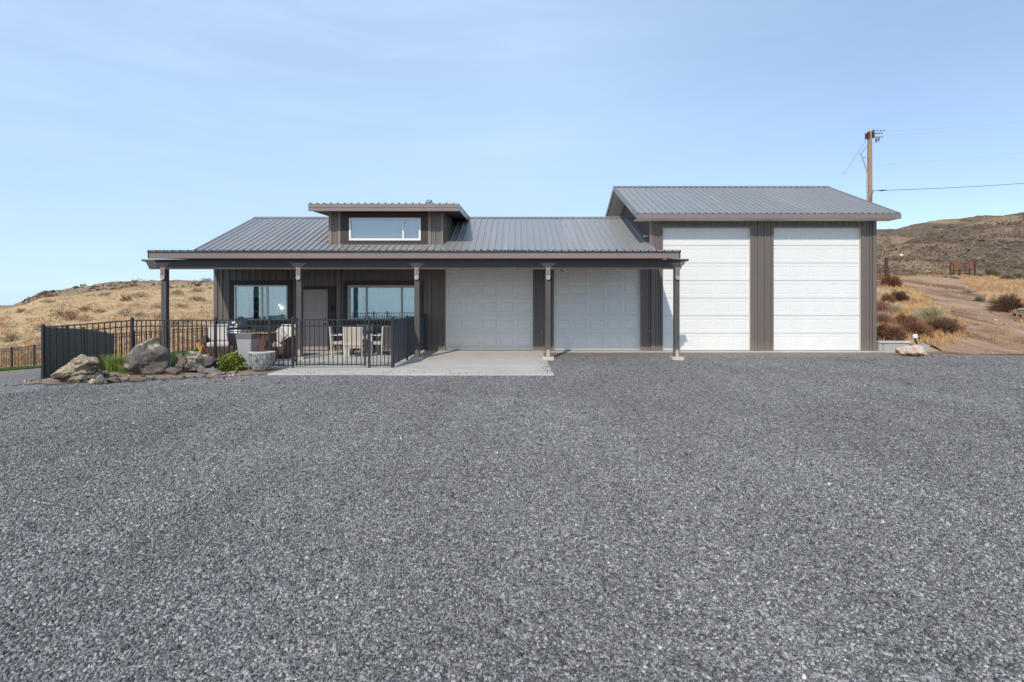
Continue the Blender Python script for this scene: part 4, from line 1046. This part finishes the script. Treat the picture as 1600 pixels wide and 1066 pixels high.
E = [(308, 322, 573, 586, 'rock_flat', 'small upright grey stone at the left of the little rock stack'), (318, 345, 578, 588, 'rock_flat', 'flat grey slab at the base of the little rock stack'), (320, 340, 570, 579, 'rock_flat', 'thin grey slab on top of the little rock stack'), (334, 347, 567, 580, 'rock_flat', 'grey stone at the right of the little rock stack'),
     (325, 352, 583, 589, 'rock_flat', 'long low edging slab below the rock stack'), (300, 322, 586, 592, 'rock_flat', 'low edging slab left of the rock stack'), (268, 290, 589, 594, 'rock_flat', 'thin edging slab below the pointed boulder'), (226, 244, 590, 597, 'rock_flat', 'pinkish grey edging slab under the largest boulder'), (205, 226, 592, 599, 'rock_brown', 'brown edging slab at the foot of the largest boulder'), (186, 205, 591, 599, 'rock_flat', 'grey edging stone below the ornamental grass'),
     (166, 186, 592, 601, 'rock_brown', 'brown edging stone between the lichen boulder and the grass'), (148, 164, 587, 603, 'rock_flat', 'grey stone touching the right side of the lichen boulder'), (139, 151, 594, 603, 'rock_pale', 'small pale orange stone at the foot of the lichen boulder'), (158, 172, 583, 593, 'rock_grey', 'dark reddish stone behind the edging by the lichen boulder'), (355, 372, 582, 586.5, 'rock_flat', 'low edging slab beneath the garden bush')]
for i, (a, b, c, d, m, lab) in enumerate(E): brock(a, b, c, d, 60+i, m, lab, name='edging_stone', cat='stone', sub=3, group=eg, cuts=8, dep=.7)
o = [o for o in bpy.data.objects if o.get('label', '').startswith('thin grey slab on top')][0]; o.location.z += .13; o.location.y += .05
p = ground_at(1425, 557)
brock(1404, 1449, 541, 558.5, 91, 'rock_pale', 'pale orange and white rock by the white-capped water hydrant', cuts=10)
brock(1585, 1625, 484, 498, 95, 'rock_grey', 'grey boulder at the far right edge beside the dirt track', cuts=8)
brock(1405.5, 1411, 397, 401, 97, 'vinyl', 'small bright white rock high on the brown hillside', name='rock', cat='rock', sub=2)
for i, (a, b, c, d) in enumerate([(1476, 1481, 430, 434), (1484, 1489, 431, 435), (1490, 1497, 432, 436)]):
    brock(a, b, c, d, 100+i, 'rock_grey', ['leftmost of three dark stones below the distant rusty rail', 'middle of three dark stones below the distant rusty rail', 'rightmost of three dark stones below the distant rusty rail'][i], name='rock', cat='rock', sub=2, group='dark stones at the top of the track')
brock(1526, 1541, 426, 433, 111, 'rock_brown', 'low pale rock bank at the top of the dirt track', cuts=12, dep=.5)

# plow
PLY = 12.55
def P(px, py, Y=PLY): return (wx(px, Y), Y, wz(py, Y))
t = thing('old_plow', 'rusty antique plow with crossed bars standing on the boulders', 'plow', (P(318, 572)[0], PLY, .1))
mb = MB(); mb.tube([P(309, 531), P(316, 535, 12.5), P(326, 545), P(335, 556), P(337, 561)], .019, 8); mb.build('beam', 'rustdark', t)
mb = MB(); mb.tube([P(305, 535), P(311, 532.5), P(323, 534)], .018, 8); mb.build('handle_bar', 'rustdark', t)
mb = MB(); mb.tube([P(307, 535), P(309, 541), P(313, 546), P(311.5, 551), P(308, 556)], [.018, .03, .035, .04, .03], 8); mb.tube([P(317, 539), P(314, 546), P(313, 553), P(316, 558)], [.015, .028, .04, .03], 8); mb.build('curved_leg', 'rustyellow', t)
mb = MB(); q = [P(322, 565), P(328, 560), P(336, 554), P(337.5, 558), P(337, 570), P(330, 574), P(323, 573)]
mb.prism([(a[0], a[2]) for a in q], PLY-.03, PLY+.02); mb.build('share', 'rustdark', t)
mb = MB(); mb.tube([P(321, 545), P(329, 557), P(332, 560)], .012, 8); mb.build('brace', 'rust', t)

# ------------------------------------------------------------------ right side objects
t = thing('retaining_wall', 'low weathered concrete block wall at the right corner of the building', 'wall', (13.3, 17.9, 0))
bz = wz(533.5, 17.7)
mb = MB(); a0_, a1_ = XR+.05, wx(1379.5, 17.7)
mb.box(a0_, a1_-.02, 17.7, 17.95, -.1, bz-.06); mb.box(a1_+.03, wx(1421, 17.7), 17.7, 17.95, -.1, bz-.06); mb.box(a1_-.018, a1_+.028, 17.72, 17.95, -.1, bz-.06); mb.build('block', 'block', t, bevel=.01)
mb = MB(); mb.box(a0_, wx(1424, 17.65), 17.66, 18.0, bz-.058, bz); mb.build('cap', 'footing', t, bevel=.01)
mb = MB(); mb.box(a0_, wx(1406, 17.3), 17.35, 17.64, -.1, .03); mb.build('footing', 'footing', t, bevel=.01)
hp = ground_at(1432, 553); hx, hyy = wx(1431, 17.75), 17.75
t = thing('water_hydrant', 'black yard hydrant with a white cap behind the pale rock', 'hydrant', (hx, hyy, 0))
mb = MB(); mb.tube([(hx+.03, hyy, .0), (hx+.03, hyy, .30), (hx-.03, hyy, .48)], .03, 10); mb.build('standpipe', 'black', t)
mb = MB(); mb.lathe([(.05, 0), (.075, .02), (.085, .09), (.05, .14), (.02, .15)], (hx-.03, hyy, .47), 14); mb.build('cap', 'vinyl', t)
mb = MB(); mb.tube([(hx+.02, hyy, .53), (hx+.10, hyy-.02, .50), (hx+.12, hyy-.02, .44)], .02, 8); mb.build('spout', 'black', t)
mb = MB(); mb.box(wx(1437, 17.9), wx(1449, 17.9), 17.8, 18.1, 0, wz(539, 17.9)); o = mb.build('concrete_block', 'planter', None, bevel=.02); origin_to(o, (wx(1443, 17.9), 17.95, 0)); tag(o, 'grey concrete block standing right of the water hydrant', 'block')

# utility pole
PLX, PLYy = wx(1359, 32), 32.0; zb = h(PLX, 32.0)
t = thing('utility_pole', 'tall wooden utility pole with crossarm behind the tall roof', 'utility pole', (PLX, PLYy, zb))
ztop = wz(205.5, 32)
mb = MB(); mb.tube([(PLX, 32, zb-.3), (PLX, 32, zb+5), (PLX, 32, ztop)], [.165, .15, .125], 16); mb.build('pole', 'polewood', t)
for s_ in (-1, 1):
    mb = MB(); mb.box(PLX+s_*.14-.03, PLX+s_*.14+.03, 31.8, 32.2, wz(216.5, 32), wz(207.5, 32)); mb.build('crossarm', 'rustdark', t)
mb = MB()
for k, (dy, zz) in enumerate(((31.9, 206), (32.1, 206))):
    mb.lathe([(.03, 0), (.05, .05), (.03, .08), (.05, .12), (.02, .16)], (PLX+.13, dy, wz(207.5, 32)), 10)
mb.build('insulator', 'ceramic', t)
mb = MB()
for (a, b, c) in ((1365, 1379, 205.8), (1366, 1376, 210), (1365, 1376, 215.8)):
    for k in range(4): q = a+(b-a)*k/3; mb.lathe([(.035, 0), (.06, .03), (.035, .06)], (wx(q, 32), 31.9, wz(c, 32)), 8)
mb.lathe([(.06, 0), (.06, .25)], (wx(1365.5, 32), 31.8, wz(224, 32)), 8); mb.lathe([(.05, 0), (.05, .2)], (wx(1369.5, 32), 31.8, wz(222, 32)), 8)
mb.build('line_fitting', 'ceramic', t)
mb = MB()
mb.tube([(PLX-.12, 31.9, wz(247.5, 32)), (wx(1344, 32), 31.8, wz(247.5, 32))], .02, 6)
mb.tube([(wx(1341, 32), 31.8, wz(241, 32)), (wx(1344.5, 32), 31.8, wz(249, 32)), (wx(1350, 32), 31.8, wz(265, 32)), (wx(1351.2, 32), 31.8, wz(272, 32)), (wx(1351.2, 32), 31.8, zb+.2)], .035, 8); mb.build('conduit', 'galv', t)
mb = MB(); mb.tube([(PLX+.13, 31.85, wz(298, 32)), (PLX+.05, 31.83, wz(302, 32)), (PLX-.05, 31.83, wz(312, 32)), (PLX-.07, 31.83, zb+1)], .025, 6); mb.build('riser_cable', 'wire', t)
def wireobj(pts, r, label, m='wire', sag=.0):
    a, b = Vector(pts[0]), Vector(pts[1]); mb = MB(); n = 24
    mb.tube([a.lerp(b, i/n)-Vector((0, 0, sag*4*(i/n)*(1-i/n))) for i in range(n+1)], r, 6)
    o = mb.build('overhead_wire', m, None); origin_to(o, a); return tag(o, label, 'wire')
def WP(px, py, Y): return (wx(px, Y), Y, wz(py, Y))
wireobj((WP(1364, 298, 32), WP(1800, 266.5, 40)), .016, 'dark overhead cable leaving the pole low on its right side', sag=.25)
mb = MB(); mb.tube([WP(1372, 298, 32.1), WP(1378, 297.7, 32.1), WP(1387, 297.2, 32.2)], [.02, .05, .02], 8); mb.build('cable_clamp', 'wire', t)
wireobj((WP(1368, 259, 32), WP(1800, 213, 44)), .004, 'thin pale overhead wire at mid height right of the pole', 'galv', .2)
wireobj((WP(1379, 206, 32), WP(1800, 168, 44)), .003, 'topmost thin pale wire running right from the pole', 'galv', .2)
wireobj((WP(1366, 212, 32), WP(1800, 180, 44)), .0025, 'second thin pale wire from the top running right from the pole', 'galv', .2)
wireobj((WP(1355, 217, 32), WP(1318, 273, 36)), .009, 'thin guy wire slanting down to the left from the pole top', 'wire', 0)
wireobj((WP(1355, 228, 32), WP(1343, 242, 31.8)), .012, 'short wire from the pole to the top of its conduit', 'wire', 0)

# rusty rail pieces
def rail_thing(px0, px1, pyt, pyb, label, panels, posts, name='rusty_rail'):
    p = ground_at((px0+px1)/2, pyb); Y = p.y
    t = thing(name, label, 'railing', (p.x, Y, p.z)); zg = lambda px: h(wx(px, Y), Y)
    for (px, w, top_) in posts:
        mb = MB(); x = wx(px, Y); ww = w*Y/F/2; mb.box(x-ww, x+ww, Y-ww, Y+ww, zg(px)-.2, wz(top_, Y)); mb.build('post', 'rustdark', t)
    for (a, b, c, d) in panels:
        mb = MB(); mb.box(wx(a, Y), wx(b, Y), Y-.09, Y-.06, wz(d, Y), wz(c, Y)); mb.build('panel', 'rust', t, bevel=.01)
    mb = MB(); mb.box(wx(px0, Y), wx(px1, Y), Y-.055, Y+.0, wz(pyt+1.6, Y), wz(pyt, Y)); mb.box(wx(px0+1, Y), wx(px1-1, Y), Y+.01, Y+.05, wz(pyt+12, Y), wz(pyt+10.5, Y)); mb.box(wx(px0+1, Y), wx(px1-1, Y), Y+.01, Y+.05, wz(pyt+16, Y), wz(pyt+15, Y)); mb.build('rail', 'rustdark', t)
rail_thing(1484, 1525, 411.5, 432, 'distant rusty orange rail at the head of the dirt track', [(1489, 1500, 410, 421), (1512.5, 1520, 410, 420)], [(1485, 1.8, 410), (1490, 1.4, 412), (1500, 1.2, 412), (1508, 1.2, 413), (1515, 1.2, 412), (1523.5, 1.8, 410)])
rail_thing(1366, 1388, 430, 448, 'rusty rail with an orange plate beside the building corner', [(1369, 1379.5, 430.5, 438)], [(1367.5, 1, 431), (1369.5, .8, 438), (1379.8, 1.4, 430), (1385, 3.8, 403.5), (1389.2, 1.4, 426)])

# ------------------------------------------------------------------ vegetation
def blades(P0, hgt, width, lean, n):
    """P0 (k,3) tuft positions -> n bent blades each"""
    k = len(P0); T = k*n
    base = np.repeat(P0, n, 0); H_ = np.repeat(hgt, n)*rng.uniform(.55, 1.15, T); a = rng.uniform(0, 2*np.pi, T)
    rad = np.repeat(hgt, n)*.22*rng.uniform(0, 1, T)
    base = base+np.stack([np.cos(a)*rad, np.sin(a)*rad, 0*a], 1)
    ld = lean*H_*rng.uniform(.2, 1, T); b = a+rng.normal(0, .6, T)
    dirv = np.stack([np.cos(b), np.sin(b), 0*b], 1); sd = np.stack([-np.sin(a*3+b), np.cos(a*3+b), 0*b], 1)*(width*np.repeat(hgt, n)[:, None]/2 if width < .2 else .01)
    mid = base+dirv*(ld*.35)[:, None]+np.stack([0*H_, 0*H_, H_*.6], 1); tip = base+dirv*ld[:, None]+np.stack([0*H_, 0*H_, H_], 1)
    V = np.stack([base-sd, base+sd, mid-sd*.8, mid+sd*.8, tip], 1).reshape(-1, 3)
    o = np.arange(T)[:, None]*5
    Fq = np.concatenate([o+np.array([[0, 1, 3]]), o+np.array([[0, 3, 2]]), o+np.array([[2, 3, 4]])], 0)
    return V, Fq
def scatter_px(n, x0, x1, Y0, Y1, cond):
    out = []
    while len(out) < n:
        # depth density falls off so that the picture is filled evenly
        Y = Y0*(Y1/Y0)**random.random(); px = random.uniform(x0, x1); x = wx(px, Y)
        if cond(x, Y, px): out.append((x, Y, h(x, Y)-.02))
    return np.array(out)
from mathutils.geometry import intersect_point_tri_2d
def inpoly(x, y, poly):
    c = False; n = len(poly)
    for i in range(n):
        x1, y1 = poly[i]; x2, y2 = poly[(i+1) % n]
        if (y1 > y) != (y2 > y) and x < (x2-x1)*(y-y1)/(y2-y1)+x1: c = not c
    return c
# dry grass
Pl = scatter_px(13000, -330, 420, 25.5, 100, lambda x, Y, px: not (Y < 26.5+(-x-8)*.12) and not inpoly(x, Y, lawn_poly) and not (x > -16.8 and Y < 31) and fb(x, Y, .3, 3) > -.25)
Pr = scatter_px(9000, 1345, 1900, 18.2, 60, lambda x, Y, px: x > 12.7 and not inpoly(x, Y, dp) and fb(x, Y, .3, 3) > -.3)
Pe = scatter_px(45, 1380, 1800, 18.5, 44, lambda x, Y, px: inpoly(x, Y, dp) and fb(x, Y, .9, 2) > .28)
Pg = np.concatenate([Pl, Pr, Pe]); hg = rng.uniform(.16, .34, len(Pg))
V, Fc = blades(Pg, hg, .06, .55, 9); np_mesh('dry_grass', V, Fc, 'drygrass', kind='stuff', label='dry golden grass covering both slopes', cat='grass')
# lawn
out = []
while len(out) < 20000:
    x = random.uniform(-20, -8.3); y = random.uniform(13, 30.5)
    if inpoly(x, y, lawn_poly): out.append((x, y, h(x, y)+.03))
while len(out) < 24000:
    x = random.uniform(-34, -18); y = random.uniform(23, 29)
    if inpoly(x, y, lawn_poly): out.append((x, y, h(x, y)+.03))
P0 = np.array(out); V, Fc = blades(P0, np.full(len(P0), .10), .09, .6, 5); np_mesh('lawn_grass', V, Fc, 'lawnblade', kind='stuff', label='green blades of the small lawn inside the fence', cat='grass')

def brush(name, loc, r, hgt, n, m, label, cat='shrub', group=None, up=.5, bw=.012, leafy=False, seed=None):
    """shrub as one thing with twigs and foliage meshes"""
    t = thing(name, label, cat, loc, group)
    # foliage: short blades through a lumpy dome
    k = n
    u = rng.normal(size=(k, 3)); u /= np.linalg.norm(u, axis=1)[:, None]; u[:, 2] = np.abs(u[:, 2])
    rr = rng.uniform(.15, 1, k)**.45
    lump = np.array([.78+.45*noise.noise(Vector((a*2.3+loc[0], b*2.3+loc[1], c*2.3))) for a, b, c in u])
    p = u*(rr*lump)[:, None]*np.array([r, r*.9, hgt])
    dirv = u*np.array([1, 1, up*2]); dirv = dirv+rng.normal(0, .35, (k, 3)); dirv /= np.linalg.norm(dirv, axis=1)[:, None]
    ln = rng.uniform(.5, 1.2, k)*(hgt*.28 if not leafy else hgt*.12)
    sd = np.cross(dirv, rng.normal(size=(k, 3))); sd /= np.linalg.norm(sd, axis=1)[:, None]; sd *= (bw if not leafy else hgt*.05)
    e = p+dirv*ln[:, None]
    if leafy:
        mid = (p+e)/2; V = np.stack([p, mid+sd, e, mid-sd], 1).reshape(-1, 3); Fc = (np.arange(k)[:, None]*4+np.array([[0, 1, 2, 3]]))
    else:
        V = np.stack([p-sd*.5, p+sd*.5, e], 1).reshape(-1, 3); Fc = (np.arange(k)[:, None]*3+np.array([[0, 1, 2]]))
    np_mesh('foliage', V, Fc, m, parent=t)
    mb = MB()
    for i in range(9):
        a = random.uniform(0, 6.28); q = random.uniform(.3, .75)
        mb.tube([(0, 0, -.05), (math.cos(a)*r*q*.5, math.sin(a)*r*q*.5, hgt*.4), (math.cos(a)*r*q, math.sin(a)*r*q, hgt*.75)], [.015*hgt/.5, .01*hgt/.5, .004], 5)
    mb.build('stem', 'darkbrush', t, local=True)
    return t
def pbrush(px0, px1, pyt, pyb, m, label, n=1400, name='desert_shrub', **kw):
    p = ground_at((px0+px1)/2, pyb); s = F/p.y; r = (px1-px0)/2/s; return brush(name, (p.x, p.y+r*.5, h(p.x, p.y+r*.5)-.03), r*1.15, (pyb-pyt)/s*1.05, n, m, label, bw=max(.010, .0006*p.y), **kw)
# right slope shrubs
RS = [(1368, 1400, 506, 529, 'darkbrush', 'dark brown shrub against the right corner of the building'), (1385, 1422, 512, 531, 'rustbrush', 'reddish shrub above the low concrete block wall'), (1417, 1462, 500, 530, 'rustbrush', 'wide red-brown shrub above the water hydrant'), (1452, 1514, 497, 524, 'darkbrush', 'long dark red-brown shrub reaching out to the dirt track'),
      (1440, 1488, 478, 505, 'palebrush', 'pale cream rabbitbrush behind the red-brown shrubs'), (1366, 1396, 468, 492, 'pinkbrush', 'pinkish grey shrub against the building corner in the grass'), (1388, 1414, 474, 492, 'palebrush', 'small pale yellow shrub left of the cream rabbitbrush'), (1366, 1402, 486, 510, 'pinkbrush', 'pink-brown shrub between building corner and dry grass'), (1400, 1440, 490, 512, 'rustbrush', 'pale reddish shrub in the middle of the shrub patch'),
      (1396, 1423, 454, 472, 'darkbrush', 'dark olive shrub in the yellow grass left of the track'), (1380, 1400, 458, 474, 'rustbrush', 'small russet shrub beside the dark olive shrub'), (1384, 1411, 430, 449, 'rustbrush', 'russet shrub behind the rusty post with orange plate'),
      (1565, 1612, 458, 490, 'darkbrush', 'dense dark brown shrub at the right edge beside the grey boulder'), (1540, 1568, 418, 433, 'sage', 'dark green shrub on the crest right of the rusty rail'), (1568, 1586, 427, 437, 'sagegrey', 'grey shrub on the crest right of the dark green shrub'), (1584, 1606, 424, 437, 'sage', 'dark shrub on the crest at the right edge'), (1526, 1540, 462, 472, 'sagegrey', 'small grey tuft on the right bank of the track'), (1508, 1524, 450, 459, 'palebrush', 'small pale tuft at the bend of the track')]
for a in RS: pbrush(*a, n=4200 if a[1]-a[0] > 26 else 2200, group='shrubs on the slope right of the building')
# garden plants
pbrush(334, 375, 546, 583, 'bushgreen', 'yellow-green garden bush between plow and square planter', n=1500, name='garden_bush', leafy=True)
pbrush(268, 292, 556, 577, 'bushgreen', 'green garden bush behind the pointed boulder', n=700, name='garden_bush', leafy=True)
for (px, py, k, lab) in ((183, 583, 26, 'green and rust ornamental grass clump left of the largest boulder'), (200, 586, 18, 'reddish ornamental grass clump touching the largest boulder'), (166, 578, 22, 'green ornamental grass clump behind the lichen boulder')):
    p = ground_at(px, py); V, Fc = blades(np.array([(rng.normal(0, .12), rng.normal(0, .08), 0) for _ in range(10)]), np.full(10, k*p.y/F*1.05), .03, .6, 60)
    o = np_mesh('ornamental_grass', V, Fc, 'ornamental', label=lab, cat='plant'); o.location = (p.x, p.y, p.z); o['group'] = 'ornamental grass clumps in the bed'
pbrush(216, 228, 583, 592, 'rustbrush', 'small rust-red ground plant by the largest boulder', n=200, name='ground_plant')
# left hill shrubs
LS = [(70, 112, 483, 498, 'sage'), (95, 118, 489, 502, 'rustbrush'), (118, 140, 491, 503, 'pinkbrush'), (176, 206, 482, 496, 'sage'), (206, 226, 486, 496, 'rustbrush'), (184, 204, 460, 472, 'darkbrush'), (200, 228, 456, 466, 'sagegrey'), (120, 140, 476, 487, 'rustbrush'), (144, 162, 482, 490, 'sage'), (0, 24, 517, 535, 'sage'), (45, 78, 506, 517, 'darkbrush'), (22, 38, 484, 493, 'sagegrey'), (262, 284, 452, 461, 'sage'), (292, 316, 450, 458, 'sagegrey'), (268, 300, 494, 508, 'sage'), (262, 280, 500, 510, 'rustbrush'), (290, 318, 462, 471, 'darkbrush'), (309, 330, 434, 441, 'darkbrush'), (150, 172, 457, 464, 'sagegrey'), (230, 252, 474, 483, 'pinkbrush'), (60, 84, 468, 475, 'sagegrey'), (268, 292, 474, 482, 'rustbrush'), (236, 262, 490, 500, 'sagegrey')]
D = {'sage': 'olive green', 'rustbrush': 'russet', 'pinkbrush': 'pinkish brown', 'darkbrush': 'dark brown', 'sagegrey': 'grey'}
where = ['above the middle of the dark side fence, with a post before it', 'just right of the largest olive shrub above the dark side fence', 'low on the slope above the far end of the dark side fence', 'above the right end of the dark side fence', 'just left of the first porch post, below mid-slope', 'high on the slope left of the first porch post', 'upper slope immediately left of the first porch post', 'on the middle of the left slope below the rocky rim', 'right of the russet shrub on the middle of the left slope', 'at the left picture edge above the far fence', 'low on the slope above the far-left fence', 'isolated near the left edge below the horizon', 'just right of the first porch post high on the slope', 'midway between first porch post and house corner, high up', 'seen just above the fence right of the first porch post', 'low right beside the first porch post above the fence', 'between first post and house corner at upper mid-slope', 'on the skyline between first post and house corner', 'below the middle of the rocky rim', 'mid-slope left of the first porch post', 'below the left end of the rocky rim', 'mid-slope right of the first porch post', 'just above the fence left of the first porch post']
for a, w_ in zip(LS, where): pbrush(*a, '%s shrub %s' % (D[a[4]], w_), n=420, group='desert shrubs on the left hillside')
# background scrub as a mass
sp_ = []
Pa = scatter_px(800, -330, 420, 32, 106, lambda x, Y, px: fb(x, Y, .06, 3) > -.1)
Pb = scatter_px(900, 1345, 1950, 62, 158, lambda x, Y, px: x > 20 and (Y < 96 or Y > 130))
allV = []; allF = []; c = 0
for i, p in enumerate(np.concatenate([Pa, Pb])):
    r = random.uniform(.12, .48)*(1+(p[1]-30)/120); k = 60; hh = r*random.uniform(.5, .9)
    u = rng.normal(size=(k, 3)); u /= np.linalg.norm(u, axis=1)[:, None]; u[:, 2] = abs(u[:, 2]); q = u*(rng.uniform(.3, 1, k)**.5)[:, None]*np.array([r, r, hh])
    e = q+u*hh*.4; sd = np.cross(u, rng.normal(size=(k, 3)))*(.05*r); V = np.stack([q-sd, q+sd, e], 1).reshape(-1, 3)+p; allV.append(V); allF.append(np.arange(k*3).reshape(-1, 3)+c); c += k*3
V = np.concatenate(allV); Fc = np.concatenate(allF); nA = len(Pa)*60
np_mesh('scrub', V[:nA*3], Fc[:nA], 'palesage', kind='stuff', label='scattered sagebrush scrub on the left hillside', cat='scrub')
np_mesh('hillside_scrub', V[nA*3:], Fc[nA:]-nA*3, 'darkbrush', kind='stuff', label='scattered dark scrub on the brown hillside', cat='scrub')

# ------------------------------------------------------------------ near stones
Y = np.concatenate([np.sqrt(rng.uniform(1.6**2, 5.5**2, 200000)), 5.5*(15.8/5.5)**(rng.uniform(0, 1, 215000)**1.05)]); n = len(Y)
X = rng.uniform(-1.12, 1.12, n)*(Y+.4)
X = np.where(True, X, X); ok = ~((Y > 11.7) & (X < 1.0)) & ~((X < -5.2) & (Y > 10.3)) & ~((X < -9.3) & (Y > 9)); X = X[ok]; Y = Y[ok]
# stray stones kicked onto the edge of the pad and footings
m_ = 260; xe = rng.uniform(-5.6, .85, m_); ye = 11.80+np.abs(rng.normal(0, .35, m_)); xr = .89-np.abs(rng.normal(0, .15, 160)); yr = rng.uniform(11.8, 14.6, 160)
Zs = np.concatenate([np.full(len(X), .02), np.full(m_+160, .045)]); X = np.concatenate([X, xe, xr]); Y = np.concatenate([Y, ye, yr]); n = len(Y)
sz = np.clip(rng.lognormal(math.log(.0059), .33, n)*(1+np.clip(Y-4.5, 0, 9)*.04), .0035, .019)
def stones(name, X, Y, Zs, sz, m, label):
    n = len(X)
    cube = np.array([(-1,-1,-1),(1,-1,-1),(1,1,-1),(-1,1,-1),(-1,-1,1),(1,-1,1),(1,1,1),(-1,1,1)], float)
    V = cube[None]*rng.uniform(.45, 1.15, (n, 8, 3))*np.stack([rng.uniform(.7, 1.2, n), rng.uniform(.6, 1, n), rng.uniform(.45, .85, n)], 1)[:, None]
    q = rng.normal(size=(n, 4)); q[:, 1:3] *= .45; q /= np.linalg.norm(q, axis=1)[:, None]
    w, x, y, z = q.T
    Rm = np.stack([1-2*(y*y+z*z), 2*(x*y-z*w), 2*(x*z+y*w), 2*(x*y+z*w), 1-2*(x*x+z*z), 2*(y*z-x*w), 2*(x*z-y*w), 2*(y*z+x*w), 1-2*(x*x+y*y)], 1).reshape(n, 3, 3)
    V = np.einsum('nij,nkj->nki', Rm, V)*sz[:, None, None]
    V[..., 0] += X[:, None]; V[..., 1] += Y[:, None]; V[..., 2] += (Zs+sz*.25)[:, None]
    Fc = (np.arange(n)[:, None, None]*8+np.array([(0,3,2,1),(4,5,6,7),(0,1,5,4),(1,2,6,5),(2,3,7,6),(3,0,4,7)])[None]).reshape(-1, 4)
    return np_mesh(name, V.reshape(-1, 3), Fc, m, kind='stuff', label=label, cat='gravel')
stones('gravel_stones', X, Y, Zs, sz, 'stones', 'loose crushed grey stones in the foreground of the yard')
P0 = scatter_px(1100, 1350, 1800, 15.6, 46, lambda x, Y, px: x > 12.6 and (Y < 19 or inpoly(x, Y, dp)) and fb(x, Y, .5, 3) > -.12)
stones('track_stones', P0[:, 0], P0[:, 1], P0[:, 2]+.04, np.clip(rng.lognormal(math.log(.018), .5, len(P0)), .008, .07), 'trackstones', 'loose tan and brown stones strewn over the dirt track')
Pk = scatter_px(1300, 34, 340, 92, 111, lambda x, Y, px: (px < 150 or random.random() < .25) and fb(x, Y, .12, 3) > -.1)
stones('rim_rocks', Pk[:, 0], Pk[:, 1], Pk[:, 2], np.clip(rng.lognormal(math.log(.13), .5, len(Pk)), .05, .42), 'screerock', 'dark broken rocks along the rim of the left hill')
Pk = scatter_px(9000, 1345, 1850, 61, 150, lambda x, Y, px: x > 22 and fb(x*.9+Y*.4, Y*.3, .07, 3) > -.05 and (Y < 97 or Y > 128))
stones('hillside_scree', Pk[:, 0], Pk[:, 1], Pk[:, 2], np.clip(rng.lognormal(math.log(.055), .5, len(Pk)), .02, .2), 'screerock', 'dark scree scattered over the brown hillside')
bx_ = rng.uniform(-11, -5.8, 420); by_ = 11.35+rng.normal(0, .4, 420)+np.abs(bx_+7)*-.05
stones('bed_stones', bx_, by_, np.array([h(a, b) for a, b in zip(bx_, by_)])+.03, np.clip(rng.lognormal(math.log(.013), .5, 420), .006, .04), 'trackstones', 'small tan stones and chips along the garden bed edge')
# a scrap of blue and a few sticks and pale stones
bp = ground_at(1501, 853); mb = MB(); mb.obox((0, 0, .012), (.028, .012, .01), (.2, .3, .5)); mb.obox((.018, .006, .012), (.014, .01, .008), (.1, -.3, 1)); o = mb.build('litter_scrap', 'blue', None); o.location = (bp.x, bp.y, .025); tag(o, 'tiny bright blue scrap lying on the gravel at right', 'litter')

# ------------------------------------------------------------------ light, sky, camera
el = math.atan2(.91, math.hypot(.32, 1)); az = math.atan2(-.32, -1)
W_ = bpy.data.worlds.new('World'); scene.world = W_; W_.use_nodes = True; nt = W_.node_tree; bg = nt.nodes['Background']
sky = nt.nodes.new('ShaderNodeTexSky'); sky.sky_type = 'NISHITA'; sky.sun_disc = False; sky.sun_elevation = el; sky.sun_rotation = az % (2*math.pi)
sky.air_density = .9; sky.dust_density = .15; sky.ozone_density = 1.0; sky.altitude = 900
tc = nt.nodes.new('ShaderNodeTexCoord')
def cl(scale, rot, sc, det, stops, dist=.4):
    mp = nt.nodes.new('ShaderNodeMapping'); mp.inputs['Scale'].default_value = scale; mp.inputs['Rotation'].default_value = rot; L(nt, tc.outputs['Generated'], mp.inputs[0])
    return ramp(nt, noise_(nt, mp.outputs[0], sc, det, .55, dist), stops).outputs[0]
c1_ = cl((1, 1, 3), (0, R(12), R(20)), .9, 5, [(.25, .62), (.50, .76), (.75, .90)])
c2_ = cl((1, 2, 9), (0, R(-8), R(-15)), 2.6, 9, [(.42, 0), (.78, .13)], .6)
cf = math_(nt, 'ADD', c1_, c2_)
sp3 = nt.nodes.new('ShaderNodeSeparateXYZ'); L(nt, tc.outputs['Generated'], sp3.inputs[0])
ex = N(nt, 'ShaderNodeMapRange'); ex.inputs[1].default_value = .02; ex.inputs[2].default_value = .55; ex.inputs[3].default_value = 1.0; ex.inputs[4].default_value = .5; L(nt, sp3.outputs[0], ex.inputs[0])
cf = math_(nt, 'MULTIPLY', cf, ex.outputs[0])
cf = math_(nt, 'MINIMUM', cf, .92)
CLOUD = (3.25, 4.5, 6.1)
col = mixc(nt, cf, sky.outputs[0], CLOUD)
nt.links.new(col, bg.inputs[0]); bg.inputs[1].default_value = .15
sun = bpy.data.lights.new('sun', 'SUN'); sun.energy = 2.6; sun.angle = R(1.0); sun.color = (1, .945, .865)
so = bpy.data.objects.new('sun', sun); COL.objects.link(so); so.rotation_euler = Vector((.32, 1, -.91)).to_track_quat('-Z', 'Y').to_euler(); so.location = (-10, -20, 25)
cam = bpy.data.cameras.new('camera'); cam.lens = 18; cam.sensor_width = 36; cam.sensor_fit = 'HORIZONTAL'; cam.clip_end = 9000; cam.clip_start = .05
cam.shift_x = -(CX-800)/1600; cam.shift_y = -(533-HY)/1600
co = bpy.data.objects.new('camera', cam); COL.objects.link(co); co.location = (0, 0, EYE); co.rotation_euler = (R(90), 0, 0); scene.camera = co
scene.view_settings.view_transform = 'Standard'; scene.view_settings.look = 'None'; scene.view_settings.exposure = 0.27; scene.view_settings.gamma = 1
scene.cycles.max_bounces = 8; scene.cycles.transparent_max_bounces = 16
